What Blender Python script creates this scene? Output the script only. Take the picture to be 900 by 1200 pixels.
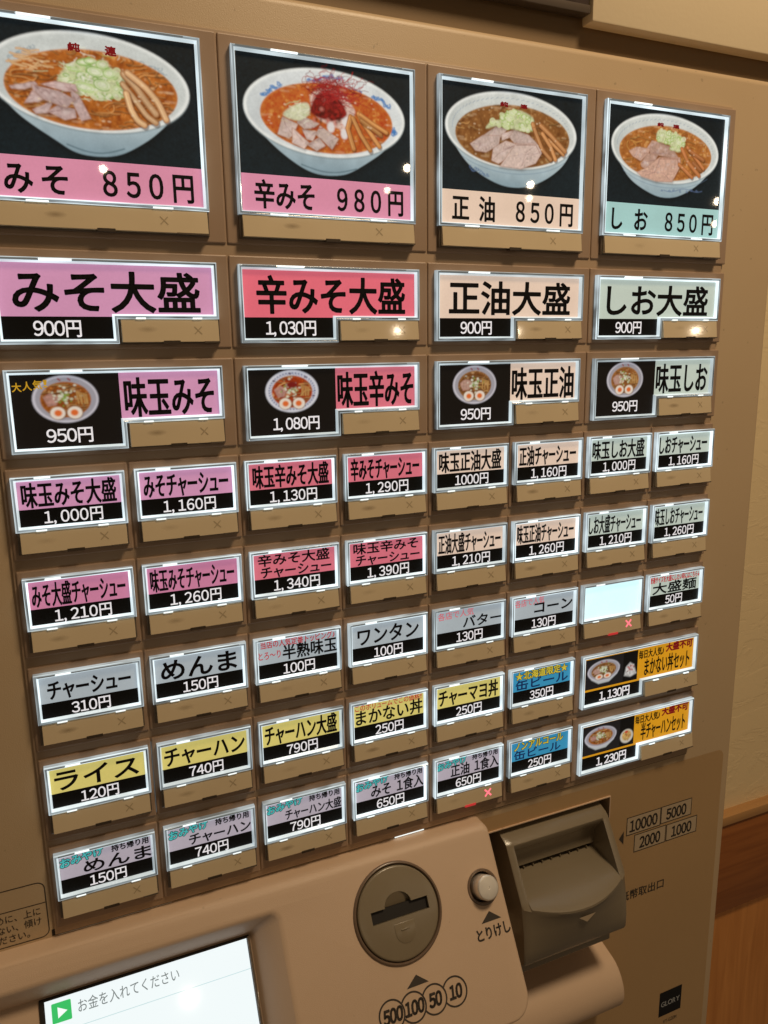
import bpy, bmesh, math, random
import numpy as np
from mathutils import Vector, Matrix

# ------------------------------------------------------------------ camera, light, exposure
SC = bpy.context.scene
COL = SC.collection
for o in list(bpy.data.objects):
    bpy.data.objects.remove(o)
SC.view_settings.view_transform = 'Standard'
SC.view_settings.look = 'None'
SC.view_settings.exposure = 0.0
SC.view_settings.gamma = 1.0
cam_d = bpy.data.cameras.new('camera')
cam = bpy.data.objects.new('camera', cam_d)
COL.objects.link(cam)
SC.camera = cam
Rc = [[0.9150868, -0.4029858, -0.0147825], [-0.0954414, -0.1808177, -0.9788748], [0.3917998, 0.8971663, -0.2039255]]
m = Matrix.Identity(4)
for i in range(3):
    m[i][0] = Rc[0][i]
    m[i][1] = -Rc[1][i]
    m[i][2] = -Rc[2][i]
m[0][3], m[1][3], m[2][3] = 0.0243087, -0.4633426, -0.1741680
cam.matrix_world = m
cam_d.sensor_fit = 'VERTICAL'
cam_d.sensor_height = 36.0
cam_d.sensor_width = 27.0
cam_d.lens = 36.0 * 898.25 / 1200.0
cam_d.clip_start = 0.01
cam_d.clip_end = 50.0

world = bpy.data.worlds.new('World')
SC.world = world
world.use_nodes = True
bg = world.node_tree.nodes['Background']
bg.inputs[0].default_value = (1.0, 0.72, 0.45, 1)
bg.inputs[1].default_value = 0.09


def lamp(name, kind, loc, energy, col, radius=0.04, size=None, aim=None):
    d = bpy.data.lights.new(name, kind)
    d.energy = energy
    d.color = col
    if kind == 'AREA':
        d.shape = 'DISK'
        d.size = size
    else:
        d.shadow_soft_size = radius
    o = bpy.data.objects.new(name, d)
    o.location = loc
    if aim is not None:
        o.rotation_euler = (Vector(aim) - Vector(loc)).to_track_quat('-Z', 'Y').to_euler()
    COL.objects.link(o)
    return o


WARM = (1.0, 0.775, 0.505)
# ceiling lamp over the customer, then the row of small downlights further back in the shop
lamp('ceiling_lamp', 'AREA', (0.62, -0.62, 0.95), 13.2, WARM, size=0.30, aim=(0.33, 0.0, -0.20))
for i, p in enumerate([(0.41, -3.9, 0.76), (1.88, -3.42, 0.76), (1.80, -3.50, 0.66), (2.54, -3.25, 0.70), (2.50, -3.20, 0.62), (3.35, -2.74, 0.57), (3.40, -2.80, 0.47)]):
    lamp('downlight', 'POINT', p, 3.5 if i in (0, 1, 3, 5) else 1.0, (1.0, 0.80, 0.56), radius=0.017)

MM = 0.001


# ------------------------------------------------------------------ materials
def lin(r, g, b):
    f = lambda c: ((c / 255.0 + 0.055) / 1.055) ** 2.4 if c > 10 else c / 255.0 / 12.92
    return (f(r), f(g), f(b))


def new_mat(name):
    mt = bpy.data.materials.new(name)
    mt.use_nodes = True
    nt = mt.node_tree
    return mt, nt, nt.nodes['Principled BSDF']


def pbr(name, col, rough=0.45, metal=0.0, var=0.08, scale=14.0, bump=0.0, bscale=900.0, emit=None, es=0.0, coat=0.0, spec=0.5, stretch=None, specks=0.0):
    mt, nt, b = new_mat(name)
    N, L = nt.nodes, nt.links
    tc = N.new('ShaderNodeTexCoord')
    no = N.new('ShaderNodeTexNoise')
    no.inputs['Scale'].default_value = scale
    no.inputs['Detail'].default_value = 6
    if stretch:
        mp = N.new('ShaderNodeMapping')
        mp.inputs['Scale'].default_value = stretch
        L.new(tc.outputs['Object'], mp.inputs[0])
        L.new(mp.outputs[0], no.inputs['Vector'])
    else:
        L.new(tc.outputs['Object'], no.inputs['Vector'])
    mx = N.new('ShaderNodeMix')
    mx.data_type = 'RGBA'
    mx.inputs['A'].default_value = tuple(c * (1 - var) for c in col) + (1,)
    mx.inputs['B'].default_value = tuple(min(1, c * (1 + var)) for c in col) + (1,)
    L.new(no.outputs['Fac'], mx.inputs['Factor'])
    if specks:
        ns = N.new('ShaderNodeTexNoise')
        ns.inputs['Scale'].default_value = 210
        ns.inputs['Detail'].default_value = 1
        L.new(tc.outputs['Object'], ns.inputs['Vector'])
        ms = N.new('ShaderNodeMapRange')
        ms.inputs['From Min'].default_value = 0.76
        ms.inputs['From Max'].default_value = 0.80
        ms.inputs['To Max'].default_value = specks
        L.new(ns.outputs['Fac'], ms.inputs['Value'])
        m3 = N.new('ShaderNodeMix')
        m3.data_type = 'RGBA'
        m3.inputs['B'].default_value = (0.10, 0.07, 0.045, 1)
        L.new(ms.outputs[0], m3.inputs['Factor'])
        L.new(mx.outputs['Result'], m3.inputs['A'])
        L.new(m3.outputs['Result'], b.inputs['Base Color'])
    else:
        L.new(mx.outputs['Result'], b.inputs['Base Color'])
    mr = N.new('ShaderNodeMapRange')
    mr.inputs['To Min'].default_value = rough * 0.70
    mr.inputs['To Max'].default_value = min(1, rough * 1.4)
    L.new(no.outputs['Fac'], mr.inputs['Value'])
    L.new(mr.outputs[0], b.inputs['Roughness'])
    b.inputs['Metallic'].default_value = metal
    b.inputs['Specular IOR Level'].default_value = spec
    b.inputs['Coat Weight'].default_value = coat
    b.inputs['Coat Roughness'].default_value = 0.05
    if emit:
        b.inputs['Emission Color'].default_value = tuple(emit) + (1,)
        b.inputs['Emission Strength'].default_value = es
    if bump > 0:
        n2 = N.new('ShaderNodeTexNoise')
        n2.inputs['Scale'].default_value = bscale
        n2.inputs['Detail'].default_value = 3
        L.new(tc.outputs['Object'], n2.inputs['Vector'])
        bp = N.new('ShaderNodeBump')
        bp.inputs['Strength'].default_value = bump
        bp.inputs['Distance'].default_value = 0.0005
        L.new(n2.outputs['Fac'], bp.inputs['Height'])
        L.new(bp.outputs[0], b.inputs['Normal'])
    return mt


M = {}
M['chassis'] = pbr('painted_steel_beige', (0.53, 0.385, 0.235), 0.40, var=0.07, scale=5, specks=0.28, bump=0.25, bscale=1500)
M['bezel'] = pbr('moulded_bezel_brown', (0.37, 0.25, 0.17), 0.40, var=0.05, scale=9, bump=0.10, bscale=2500)
M['board'] = pbr('board_brown', (0.40, 0.275, 0.175), 0.45, var=0.05, scale=9)
M['console'] = pbr('moulded_console_beige', (0.60, 0.43, 0.30), 0.47, var=0.07, scale=7, specks=0.18, bump=0.30, bscale=1800, spec=0.38)
M['decal'] = pbr('metallic_brown_film', (0.52, 0.335, 0.165), 0.46, metal=0.2, var=0.08, scale=6, bump=0.4, bscale=2500)
M['plate'] = pbr('press_plate_tan', (0.68, 0.54, 0.35), 0.34, var=0.06, scale=30, coat=0.35)
M['dark'] = pbr('dark_gap', (0.012, 0.009, 0.007), 0.6)
M['notch'] = pbr('latch_dark_brown', (0.05, 0.033, 0.02), 0.5)  # plain dark brown latch colour
M['rednotch'] = pbr('lit_red_latch', (0.3, 0.02, 0.02), 0.4, emit=(0.8, 0.05, 0.05), es=0.5)
M['holder'] = pbr('smoked_acrylic', (0.13, 0.10, 0.075), 0.08, var=0.5, scale=60, coat=1.0, stretch=(1, 1, 2.5))
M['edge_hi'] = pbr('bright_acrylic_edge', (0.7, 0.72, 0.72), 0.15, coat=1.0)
M['grey'] = pbr('olive_grey_plastic', (0.21, 0.168, 0.112), 0.20, var=0.06, scale=12, bump=0.15, bscale=1800, spec=0.6)
M['coin'] = pbr('coin_plate_grey', (0.21, 0.165, 0.105), 0.22, var=0.12, scale=25, bump=0.1, bscale=1800, spec=0.6)
M['rim'] = pbr('coin_rim_brown', (0.16, 0.105, 0.07), 0.28, var=0.08)
M['steel'] = pbr('satin_steel', (0.90, 0.84, 0.76), 0.42, metal=0.8, var=0.10, scale=90)
M['ink'] = pbr('printed_ink_brown', (0.045, 0.034, 0.026), 0.5)
M['inkblack'] = pbr('printed_black', (0.010, 0.009, 0.010), 0.35, coat=0.8)
M['blackfilm'] = pbr('black_film', (0.008, 0.008, 0.010), 0.5, spec=0.2)
M['silverprint'] = pbr('silver_print', (0.40, 0.42, 0.45), 0.35)
M['faint'] = pbr('faint_mark', (0.45, 0.345, 0.21), 0.4, coat=0.3)
M['xlit'] = pbr('lit_pink_cross', (0.9, 0.3, 0.35), 0.4, emit=(1.0, 0.16, 0.24), es=0.95)
M['denom'] = pbr('pale_print_box', (0.48, 0.37, 0.25), 0.5)


def card_mat(name, rgb, glow=0.62):
    """printed film: a colour lit from behind by the button's lamp and a glossy clear cover"""
    c = lin(*rgb)
    mt, nt, b = new_mat(name)
    N, L = nt.nodes, nt.links
    tc = N.new('ShaderNodeTexCoord')
    n1 = N.new('ShaderNodeTexNoise')
    n1.inputs['Scale'].default_value = 16
    n1.inputs['Detail'].default_value = 3
    L.new(tc.outputs['Object'], n1.inputs['Vector'])
    n2 = N.new('ShaderNodeTexNoise')
    n2.inputs['Scale'].default_value = 900
    n2.inputs['Detail'].default_value = 2
    L.new(tc.outputs['Object'], n2.inputs['Vector'])
    ad = N.new('ShaderNodeMath')
    ad.operation = 'ADD'
    m1 = N.new('ShaderNodeMapRange')
    m1.inputs['To Min'].default_value = glow * 0.30
    m1.inputs['To Max'].default_value = glow * 0.70
    L.new(n1.outputs['Fac'], m1.inputs['Value'])
    m2 = N.new('ShaderNodeMapRange')
    m2.inputs['To Min'].default_value = glow * 0.42
    m2.inputs['To Max'].default_value = glow * 0.58
    L.new(n2.outputs['Fac'], m2.inputs['Value'])
    L.new(m1.outputs[0], ad.inputs[0])
    L.new(m2.outputs[0], ad.inputs[1])
    L.new(ad.outputs[0], b.inputs['Emission Strength'])
    b.inputs['Base Color'].default_value = tuple(x * 0.55 for x in c) + (1,)
    b.inputs['Emission Color'].default_value = c + (1,)
    b.inputs['Roughness'].default_value = 0.55
    b.inputs['Coat Weight'].default_value = 0.55
    b.inputs['Coat IOR'].default_value = 1.4
    b.inputs['Coat Roughness'].default_value = 0.02
    b.inputs['Specular IOR Level'].default_value = 0.2
    return mt


CARD = {
    'pink': card_mat('film_pink', (216, 154, 193)), 'magenta': card_mat('film_magenta', (212, 134, 170)),
    'hot': card_mat('film_hot_pink', (226, 150, 181)), 'red': card_mat('film_red_pink', (234, 112, 130)),
    'rose': card_mat('film_rose', (222, 118, 136)), 'peach': card_mat('film_peach', (236, 212, 194)),
    'aqua': card_mat('film_aqua', (168, 214, 216)), 'salt': card_mat('film_salt', (197, 212, 203)),
    'ice': card_mat('film_ice', (178, 190, 198)), 'yellow': card_mat('film_yellow', (226, 212, 122)),
    'lilac': card_mat('film_lilac', (188, 180, 194)), 'blue': card_mat('film_blue', (58, 152, 196)),
    'orange': card_mat('film_orange', (226, 160, 30)), 'blank': card_mat('film_blank', (205, 245, 250), 1.05),
    'black': card_mat('film_black', (3, 3, 3), 0.2),
}
INK = {
    'k': card_mat('ink_black', (6, 4, 5), 0.2), 'w': card_mat('ink_white', (226, 224, 228), 0.82),
    'r': card_mat('ink_red', (196, 40, 48)), 'p': card_mat('ink_pale_red', (226, 112, 122)),
    'dr': card_mat('ink_dark_red', (130, 20, 24)), 'y': card_mat('ink_yellow', (224, 204, 70)),
    'g': card_mat('ink_gold', (206, 160, 40)), 'n': card_mat('ink_navy', (20, 44, 90)),
    't': card_mat('ink_teal', (84, 190, 190)), 'dg': card_mat('ink_dark_green', (28, 44, 38)),
}


def glow_mat(name, lo, hi, scale, seed, col=(0.80, 0.94, 1.0), base=0.5):
    """clear acrylic edge carrying the lamp's light: bright runs broken by dull ones"""
    mt, nt, b = new_mat(name)
    N, L = nt.nodes, nt.links
    tc = N.new('ShaderNodeTexCoord')
    oi = N.new('ShaderNodeObjectInfo')
    vm = N.new('ShaderNodeVectorMath')
    vm.operation = 'SCALE'
    cx = N.new('ShaderNodeCombineXYZ')
    for k in range(3):
        L.new(oi.outputs['Random'], cx.inputs[k])
    L.new(cx.outputs[0], vm.inputs[0])
    vm.inputs['Scale'].default_value = 3.0
    va = N.new('ShaderNodeVectorMath')
    va.operation = 'ADD'
    L.new(tc.outputs['Object'], va.inputs[0])
    L.new(vm.outputs[0], va.inputs[1])
    no = N.new('ShaderNodeTexNoise')
    no.inputs['Scale'].default_value = scale
    no.inputs['Detail'].default_value = 2
    no.inputs['Roughness'].default_value = 0.45
    L.new(va.outputs[0], no.inputs['Vector'])
    mr = N.new('ShaderNodeMapRange')
    mr.inputs['From Min'].default_value = 0.36
    mr.inputs['From Max'].default_value = 0.60
    mr.inputs['To Min'].default_value = lo
    mr.inputs['To Max'].default_value = hi
    L.new(no.outputs['Fac'], mr.inputs['Value'])
    rv = N.new('ShaderNodeMapRange')
    rv.inputs['To Min'].default_value = 0.62
    rv.inputs['To Max'].default_value = 1.12
    L.new(oi.outputs['Random'], rv.inputs['Value'])
    mu = N.new('ShaderNodeMath')
    mu.operation = 'MULTIPLY'
    L.new(mr.outputs[0], mu.inputs[0])
    L.new(rv.outputs[0], mu.inputs[1])
    L.new(mu.outputs[0], b.inputs['Emission Strength'])
    b.inputs['Emission Color'].default_value = tuple(col) + (1,)
    b.inputs['Base Color'].default_value = (base * 0.85, base * 0.95, base, 1)
    b.inputs['Roughness'].default_value = 0.12
    b.inputs['Coat Weight'].default_value = 1.0
    b.inputs['Coat Roughness'].default_value = 0.04
    return mt


GL = [glow_mat('acrylic_outer', 0.12, 0.62, 40, 1, base=0.2), glow_mat('acrylic_lip', 0.40, 1.1, 34, 2, base=0.3),
      glow_mat('acrylic_groove', 0.05, 0.34, 46, 3, base=0.10), glow_mat('acrylic_inner', 0.70, 1.25, 26, 4, base=0.5)]
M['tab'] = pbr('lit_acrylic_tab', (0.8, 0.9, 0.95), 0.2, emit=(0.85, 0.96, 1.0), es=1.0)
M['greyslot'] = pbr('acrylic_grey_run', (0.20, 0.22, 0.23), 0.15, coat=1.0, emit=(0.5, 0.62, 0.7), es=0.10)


def print_mat(name, glow=0.66):
    mt, nt, b = new_mat(name)
    N, L = nt.nodes, nt.links
    at = N.new('ShaderNodeVertexColor')
    at.layer_name = 'ink'
    hv = N.new('ShaderNodeVectorMath')
    hv.operation = 'SCALE'
    hv.inputs['Scale'].default_value = 0.5
    L.new(at.outputs[0], hv.inputs[0])
    L.new(hv.outputs[0], b.inputs['Base Color'])
    L.new(at.outputs[0], b.inputs['Emission Color'])
    b.inputs['Emission Strength'].default_value = glow
    b.inputs['Roughness'].default_value = 0.5
    b.inputs['Coat Weight'].default_value = 0.6
    b.inputs['Specular IOR Level'].default_value = 0.2
    b.inputs['Coat Roughness'].default_value = 0.02
    no = N.new('ShaderNodeTexNoise')
    no.inputs['Scale'].default_value = 700
    tc = N.new('ShaderNodeTexCoord')
    L.new(tc.outputs['Object'], no.inputs['Vector'])
    bp = N.new('ShaderNodeBump')
    bp.inputs['Strength'].default_value = 0.12
    bp.inputs['Distance'].default_value = 0.0003
    L.new(no.outputs['Fac'], bp.inputs['Height'])
    L.new(bp.outputs[0], b.inputs['Normal'])
    return mt


M['photo'] = print_mat('photo_print')


# ------------------------------------------------------------------ object helpers (all in millimetres)
def link(name, me, parent=None, mats=(), smooth=False):
    o = bpy.data.objects.new(name, me)
    COL.objects.link(o)
    if parent is not None:
        o.parent = parent
    for mt in mats:
        me.materials.append(mt)
    if smooth:
        me.polygons.foreach_set('use_smooth', [True] * len(me.polygons))
    return o


def mesh(name, verts, faces, mi=None):
    me = bpy.data.meshes.new(name)
    me.from_pydata([(v[0] * MM, v[1] * MM, v[2] * MM) for v in verts], [], faces)
    if mi:
        me.polygons.foreach_set('material_index', mi)
    me.update()
    return me


def fix(me):
    bm = bmesh.new()
    bm.from_mesh(me)
    bmesh.ops.recalc_face_normals(bm, faces=bm.faces)
    bm.to_mesh(me)
    bm.free()
    return me


def box_mesh(name, x0, x1, y0, y1, z0, z1, bev=0.0, seg=2):
    bm = bmesh.new()
    bmesh.ops.create_cube(bm, size=1.0)
    for v in bm.verts:
        v.co = Vector(((x0 + x1) / 2 + v.co.x * (x1 - x0), (y0 + y1) / 2 + v.co.y * (y1 - y0), (z0 + z1) / 2 + v.co.z * (z1 - z0))) * MM
    if bev > 0:
        bmesh.ops.bevel(bm, geom=bm.edges[:], offset=bev * MM, segments=seg, affect='EDGES', profile=0.5)
    me = bpy.data.meshes.new(name)
    bm.to_mesh(me)
    bm.free()
    return me


def auto_smooth(o, ang=35):
    me = o.data
    me.polygons.foreach_set('use_smooth', [True] * len(me.polygons))
    bm = bmesh.new()
    bm.from_mesh(me)
    for e in bm.edges:
        if len(e.link_faces) == 2 and e.calc_face_angle(0) > math.radians(ang):
            e.smooth = False
    bm.to_mesh(me)
    bm.free()
    return o


def box(name, parent, mat, *a, bev=0.0, seg=2):
    o = link(name, box_mesh(name, *a, bev=bev, seg=seg), parent, [mat])
    if bev > 0:
        auto_smooth(o)
    return o


def tag(o, label=None, cat=None, group=None, kind=None):
    for k, v in (('label', label), ('category', cat), ('group', group), ('kind', kind)):
        if v:
            o[k] = v
    return o


def rrect(x0, z0, x1, z1, r, n=6, corners='abcd'):
    """rounded rectangle outline, counter-clockwise seen from the front; a=top right b=top left c=bottom left d=bottom right"""
    P = []
    for key, cx, cz, a0 in (('a', x1 - r, z1 - r, 0), ('b', x0 + r, z1 - r, 90), ('c', x0 + r, z0 + r, 180), ('d', x1 - r, z0 + r, 270)):
        if key in corners and r > 0:
            for k in range(n + 1):
                a = math.radians(a0 + 90 * k / n)
                P.append((cx + r * math.cos(a), cz + r * math.sin(a)))
        else:
            P.append({'a': (x1, z1), 'b': (x0, z1), 'c': (x0, z0), 'd': (x1, z0)}[key])
    return P


def sheet(name, parent, mat, outline, y):
    me = mesh(name, [(p[0], y, p[1]) for p in outline], [tuple(range(len(outline)))])
    return link(name, me, parent, [mat])


def slab(name, parent, mat, outline, y0, y1, bev=0.0):
    """outline given thickness from y0 (front) to y1 (back)"""
    n = len(outline)
    V = [(p[0], y0, p[1]) for p in outline] + [(p[0], y1, p[1]) for p in outline]
    F = [tuple(range(n)), tuple(range(2 * n - 1, n - 1, -1))] + [(i, i + n, (i + 1) % n + n, (i + 1) % n) for i in range(n)]
    me = fix(mesh(name, V, F))
    if bev > 0:
        bm = bmesh.new()
        bm.from_mesh(me)
        ed = [e for e in bm.edges if all(abs(v.co.y - y0 * MM) < 1e-7 for v in e.verts)]
        bmesh.ops.bevel(bm, geom=ed, offset=bev * MM, segments=2, affect='EDGES', profile=0.5)
        bm.to_mesh(me)
        bm.free()
    o = link(name, me, parent, [mat])
    auto_smooth(o)
    return o


def ring(name, parent, mat, outer, inner, y):
    n = len(outer)
    V = [(p[0], y, p[1]) for p in outer] + [(p[0], y, p[1]) for p in inner]
    F = [(i, (i + 1) % n, (i + 1) % n + n, i + n) for i in range(n)]
    return link(name, mesh(name, V, F), parent, [mat])


# ------------------------------------------------------------------ lettering
_G = {}
FULL = {c: chr(ord(c) + 0xFEE0) for c in '0123456789'}


def glyph(ch):
    if ch in _G:
        return _G[ch]
    cu = bpy.data.curves.new('glyph', 'FONT')
    cu.body = FULL.get(ch, ch)
    cu.size = 1.0
    cu.resolution_u = 4
    o = bpy.data.objects.new('glyph', cu)
    COL.objects.link(o)
    bpy.context.view_layer.update()
    ev = o.evaluated_get(bpy.context.evaluated_depsgraph_get())
    me = ev.to_mesh()
    if me is None or len(me.polygons) == 0:
        r = (np.zeros((0, 2)), [], [])
    else:
        V = np.array([(v.co.x, v.co.y) for v in me.vertices])
        F = [tuple(p.vertices) for p in me.polygons]
        cnt = {}
        for f in F:
            for a, b in zip(f, f[1:] + f[:1]):
                k = (min(a, b), max(a, b))
                cnt[k] = cnt.get(k, 0) + 1
        r = (V, F, [k for k, n in cnt.items() if n == 1])
    ev.to_mesh_clear()
    bpy.data.objects.remove(o)
    bpy.data.curves.remove(cu)
    _G[ch] = r
    return r


def layout(s, track=0.0):
    V, F, E, x = [], [], [], 0.0
    for ch in s:
        if ch == ' ':
            x += 0.45
            continue
        if ch == '　':
            x += 1.0
            continue
        g, f, e = glyph(ch)
        if len(g) == 0:
            x += 0.5
            continue
        w0, w1 = g[:, 0].min(), g[:, 0].max()
        if ch in FULL:
            adv, dx = 0.60, 0.30 - (w0 + w1) / 2
        elif ch == ',':
            adv, dx = 0.42, 0.02 - w0
        elif ord(ch) < 0x250:
            adv, dx = (w1 - w0) + 0.10, 0.05 - w0
        elif ch in 'ャュッョ':
            adv, dx = 0.86, -0.06
        else:
            adv, dx = 1.0, 0.0
        o = len(V)
        V += [(p[0] + dx + x, p[1]) for p in g]
        F += [tuple(i + o for i in q) for q in f]
        E += [(a + o, b + o) for a, b in e]
        x += adv + track
    return np.array(V), F, E


def text(s, parent, mat, x0, x1, z0, z1, y, bold=0.0, track=0.0, slant=0.0, rot=0.0, outline=None, name='lettering', back=None, basez=None):
    """flat lettering fitted between x0..x1; z0 (top) .. z1 (bottom) hold the em square"""
    V, F, E = layout(s, track)
    if len(V) == 0:
        return None
    sx = (x1 - x0) / (V[:, 0].max() - V[:, 0].min())
    sz = (z0 - z1) / 1.0
    W = np.empty_like(V)
    W[:, 0] = (V[:, 0] - V[:, 0].min()) * sx + x0
    W[:, 1] = (V[:, 1] + 0.12) * sz + z1
    W[:, 0] += slant * (W[:, 1] - z1)
    if rot:
        W[:, 1] += (W[:, 0] - x0) * math.tan(math.radians(rot))
    P = [(p[0], y, p[1]) for p in W]
    FF = list(F)
    MI = [0] * len(F)

    def ribbons(width, yy, mi):
        for a, b in E:
            d = W[b] - W[a]
            L = math.hypot(*d)
            if L < 1e-6:
                continue
            t = d / L * width / 2
            n = np.array([-t[1], t[0]])
            o = len(P)
            for q in (W[a] - t * .6 - n, W[b] + t * .6 - n, W[b] + t * .6 + n, W[a] - t * .6 + n):
                P.append((q[0], yy, q[1]))
            FF.append((o, o + 1, o + 2, o + 3))
            MI.append(mi)
    if outline is not None:
        ribbons(outline[0], y + 0.03, 1)
    if bold > 0:
        ribbons(bold, y - 0.02, 0)
    me = mesh(name, P, FF, MI)
    mats = [mat] + ([outline[1]] if outline is not None else [])
    return link(name, me, parent, mats)


# ------------------------------------------------------------------ printed food photographs (ink per vertex on a fine sheet)
class Print:
    def __init__(self, w, h, step, bgc):
        self.w, self.h, self.s = w, h, step
        self.nx, self.ny = int(round(w / step)) + 1, int(round(h / step)) + 1
        self.X, self.Y = np.meshgrid(np.linspace(0, w, self.nx), np.linspace(0, h, self.ny))
        self.C = np.empty((self.ny, self.nx, 3))
        self.C[:] = lin(*bgc)

    def put(self, a, col, sl=None):
        sl = sl or (slice(None), slice(None))
        c = np.array(lin(*col)) if not isinstance(col, np.ndarray) else col
        self.C[sl] = self.C[sl] * (1 - a[..., None]) + c * a[..., None]

    def win(self, x0, x1, y0, y1):
        s = self.s
        i0, i1 = max(0, int(x0 / s) - 2), min(self.nx, int(x1 / s) + 4)
        j0, j1 = max(0, int(y0 / s) - 2), min(self.ny, int(y1 / s) + 4)
        return (slice(j0, max(j0, j1)), slice(i0, max(i0, i1)))

    def sd(self, pts, sl):
        X, Y = self.X[sl], self.Y[sl]
        P = np.array(pts, float)
        n = len(P)
        ins = np.zeros(X.shape, bool)
        D = np.full(X.shape, 1e9)
        for i in range(n):
            a, b = P[i], P[(i + 1) % n]
            e = b - a
            t = np.clip(((X - a[0]) * e[0] + (Y - a[1]) * e[1]) / max(e @ e, 1e-9), 0, 1)
            D = np.minimum(D, (X - a[0] - t * e[0]) ** 2 + (Y - a[1] - t * e[1]) ** 2)
            c = (a[1] > Y) != (b[1] > Y)
            with np.errstate(divide='ignore', invalid='ignore'):
                xx = a[0] + (Y - a[1]) * (e[0]) / (e[1] if abs(e[1]) > 1e-12 else 1e-12)
            ins ^= c & (X < xx)
        D = np.sqrt(D)
        return np.where(ins, -D, D)

    def poly(self, pts, col, soft=0.35, alpha=1.0, edge=None, ew=0.8, tex=0.0, rng=None):
        P = np.array(pts)
        sl = self.win(P[:, 0].min() - 1, P[:, 0].max() + 1, P[:, 1].min() - 1, P[:, 1].max() + 1)
        if self.X[sl].size == 0:
            return
        d = self.sd(pts, sl)
        a = np.clip(0.5 - d / soft / 2, 0, 1) * alpha
        c = np.array(lin(*col)) * np.ones(d.shape + (3,))
        if edge is not None:
            k = np.clip(1 + d / ew, 0, 1)[..., None]
            c = c * (1 - k) + np.array(lin(*edge)) * k
        if tex:
            c = c * (1 + tex * smooth_noise(d.shape, 3, rng)[..., None])
        self.put(a, c, sl)

    def line(self, pts, w, col, alpha=1.0, shade=None):
        P = np.array(pts, float)
        sl = self.win(P[:, 0].min() - w, P[:, 0].max() + w, P[:, 1].min() - w, P[:, 1].max() + w)
        X, Y = self.X[sl], self.Y[sl]
        if X.size == 0:
            return
        D = np.full(X.shape, 1e9)
        for a, b in zip(P[:-1], P[1:]):
            e = b - a
            t = np.clip(((X - a[0]) * e[0] + (Y - a[1]) * e[1]) / max(e @ e, 1e-9), 0, 1)
            D = np.minimum(D, np.hypot(X - a[0] - t * e[0], Y - a[1] - t * e[1]))
        a = np.clip((w / 2 - D) / self.s + 0.5, 0, 1) * alpha
        if shade is not None:
            k = np.clip(D / (w / 2), 0, 1)[..., None] ** 2
            c = np.array(lin(*col)) * (1 - k) + np.array(lin(*shade)) * k
            self.put(a, c, sl)
        else:
            self.put(a, col, sl)

    def ell(self, cx, cy, rx, ry, col, soft=0.35, alpha=1.0, **k):
        A = np.linspace(0, 2 * math.pi, 40, endpoint=False)
        self.poly([(cx + rx * math.cos(a), cy + ry * math.sin(a)) for a in A], col, soft, alpha, **k)

    def sheet(self, parent, x, z, y, name='photo_print'):
        nx, ny = self.nx, self.ny
        # a printed photograph is a little soft
        C = np.pad(self.C, ((1, 1), (1, 1), (0, 0)), 'edge')
        self.C = (C[1:-1, 1:-1] * 4 + 2 * (C[:-2, 1:-1] + C[2:, 1:-1] + C[1:-1, :-2] + C[1:-1, 2:]) + C[:-2, :-2] + C[2:, 2:] + C[:-2, 2:] + C[2:, :-2]) / 16
        V = np.zeros((nx * ny, 3), np.float32)
        V[:, 0] = (x + self.X.ravel()) * MM
        V[:, 1] = y * MM
        V[:, 2] = (z - self.Y.ravel()) * MM
        i = np.arange(nx * ny).reshape(ny, nx)
        F = np.stack([i[1:, :-1], i[1:, 1:], i[:-1, 1:], i[:-1, :-1]], -1).reshape(-1, 4)
        me = bpy.data.meshes.new(name)
        me.vertices.add(len(V))
        me.vertices.foreach_set('co', V.ravel())
        me.loops.add(F.size)
        me.loops.foreach_set('vertex_index', F.ravel().astype(np.int32))
        me.polygons.add(len(F))
        me.polygons.foreach_set('loop_start', np.arange(0, F.size, 4, dtype=np.int32))
        me.polygons.foreach_set('loop_total', np.full(len(F), 4, np.int32))
        me.update()
        at = me.color_attributes.new('ink', 'FLOAT_COLOR', 'POINT')
        c = np.ones((nx * ny, 4), np.float32)
        c[:, :3] = np.clip(self.C.reshape(-1, 3), 0, 1)
        at.data.foreach_set('color', c.ravel())
        return link(name, me, parent, [M['photo']])


def smooth_noise(shape, cell, rng):
    ny, nx = shape
    gy, gx = int(ny / cell) + 3, int(nx / cell) + 3
    g = rng.standard_normal((gy, gx))
    y, x = np.arange(ny) / cell, np.arange(nx) / cell
    j, i = y.astype(int), x.astype(int)
    fy, fx = (y - j)[:, None], (x - i)[None, :]
    fy, fx = fy * fy * (3 - 2 * fy), fx * fx * (3 - 2 * fx)
    a, b = g[j][:, i], g[j][:, i + 1]
    c, d = g[j + 1][:, i], g[j + 1][:, i + 1]
    return (a * (1 - fx) + b * fx) * (1 - fy) + (c * (1 - fx) + d * fx) * fy


def smoothp(P, n=5):
    """closed Catmull-Rom through the picked outline"""
    P = np.array(P, float)
    out = []
    m_ = len(P)
    for i in range(m_):
        p0, p1, p2, p3 = P[i - 1], P[i], P[(i + 1) % m_], P[(i + 2) % m_]
        for k in range(n):
            t = k / n
            out.append(0.5 * ((2 * p1) + (-p0 + p2) * t + (2 * p0 - 5 * p1 + 4 * p2 - p3) * t * t + (-p0 + 3 * p1 - 3 * p2 + p3) * t ** 3))
    return np.array(out)


def wiggle(R, x, y, L, a, bend=0.9, n=7):
    P = [(x, y)]
    for _ in range(n):
        a += R.uniform(-bend, bend) * 0.5
        x += math.cos(a) * L / n
        y += math.sin(a) * L / n * 0.55
        P.append((x, y))
    return P


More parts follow.
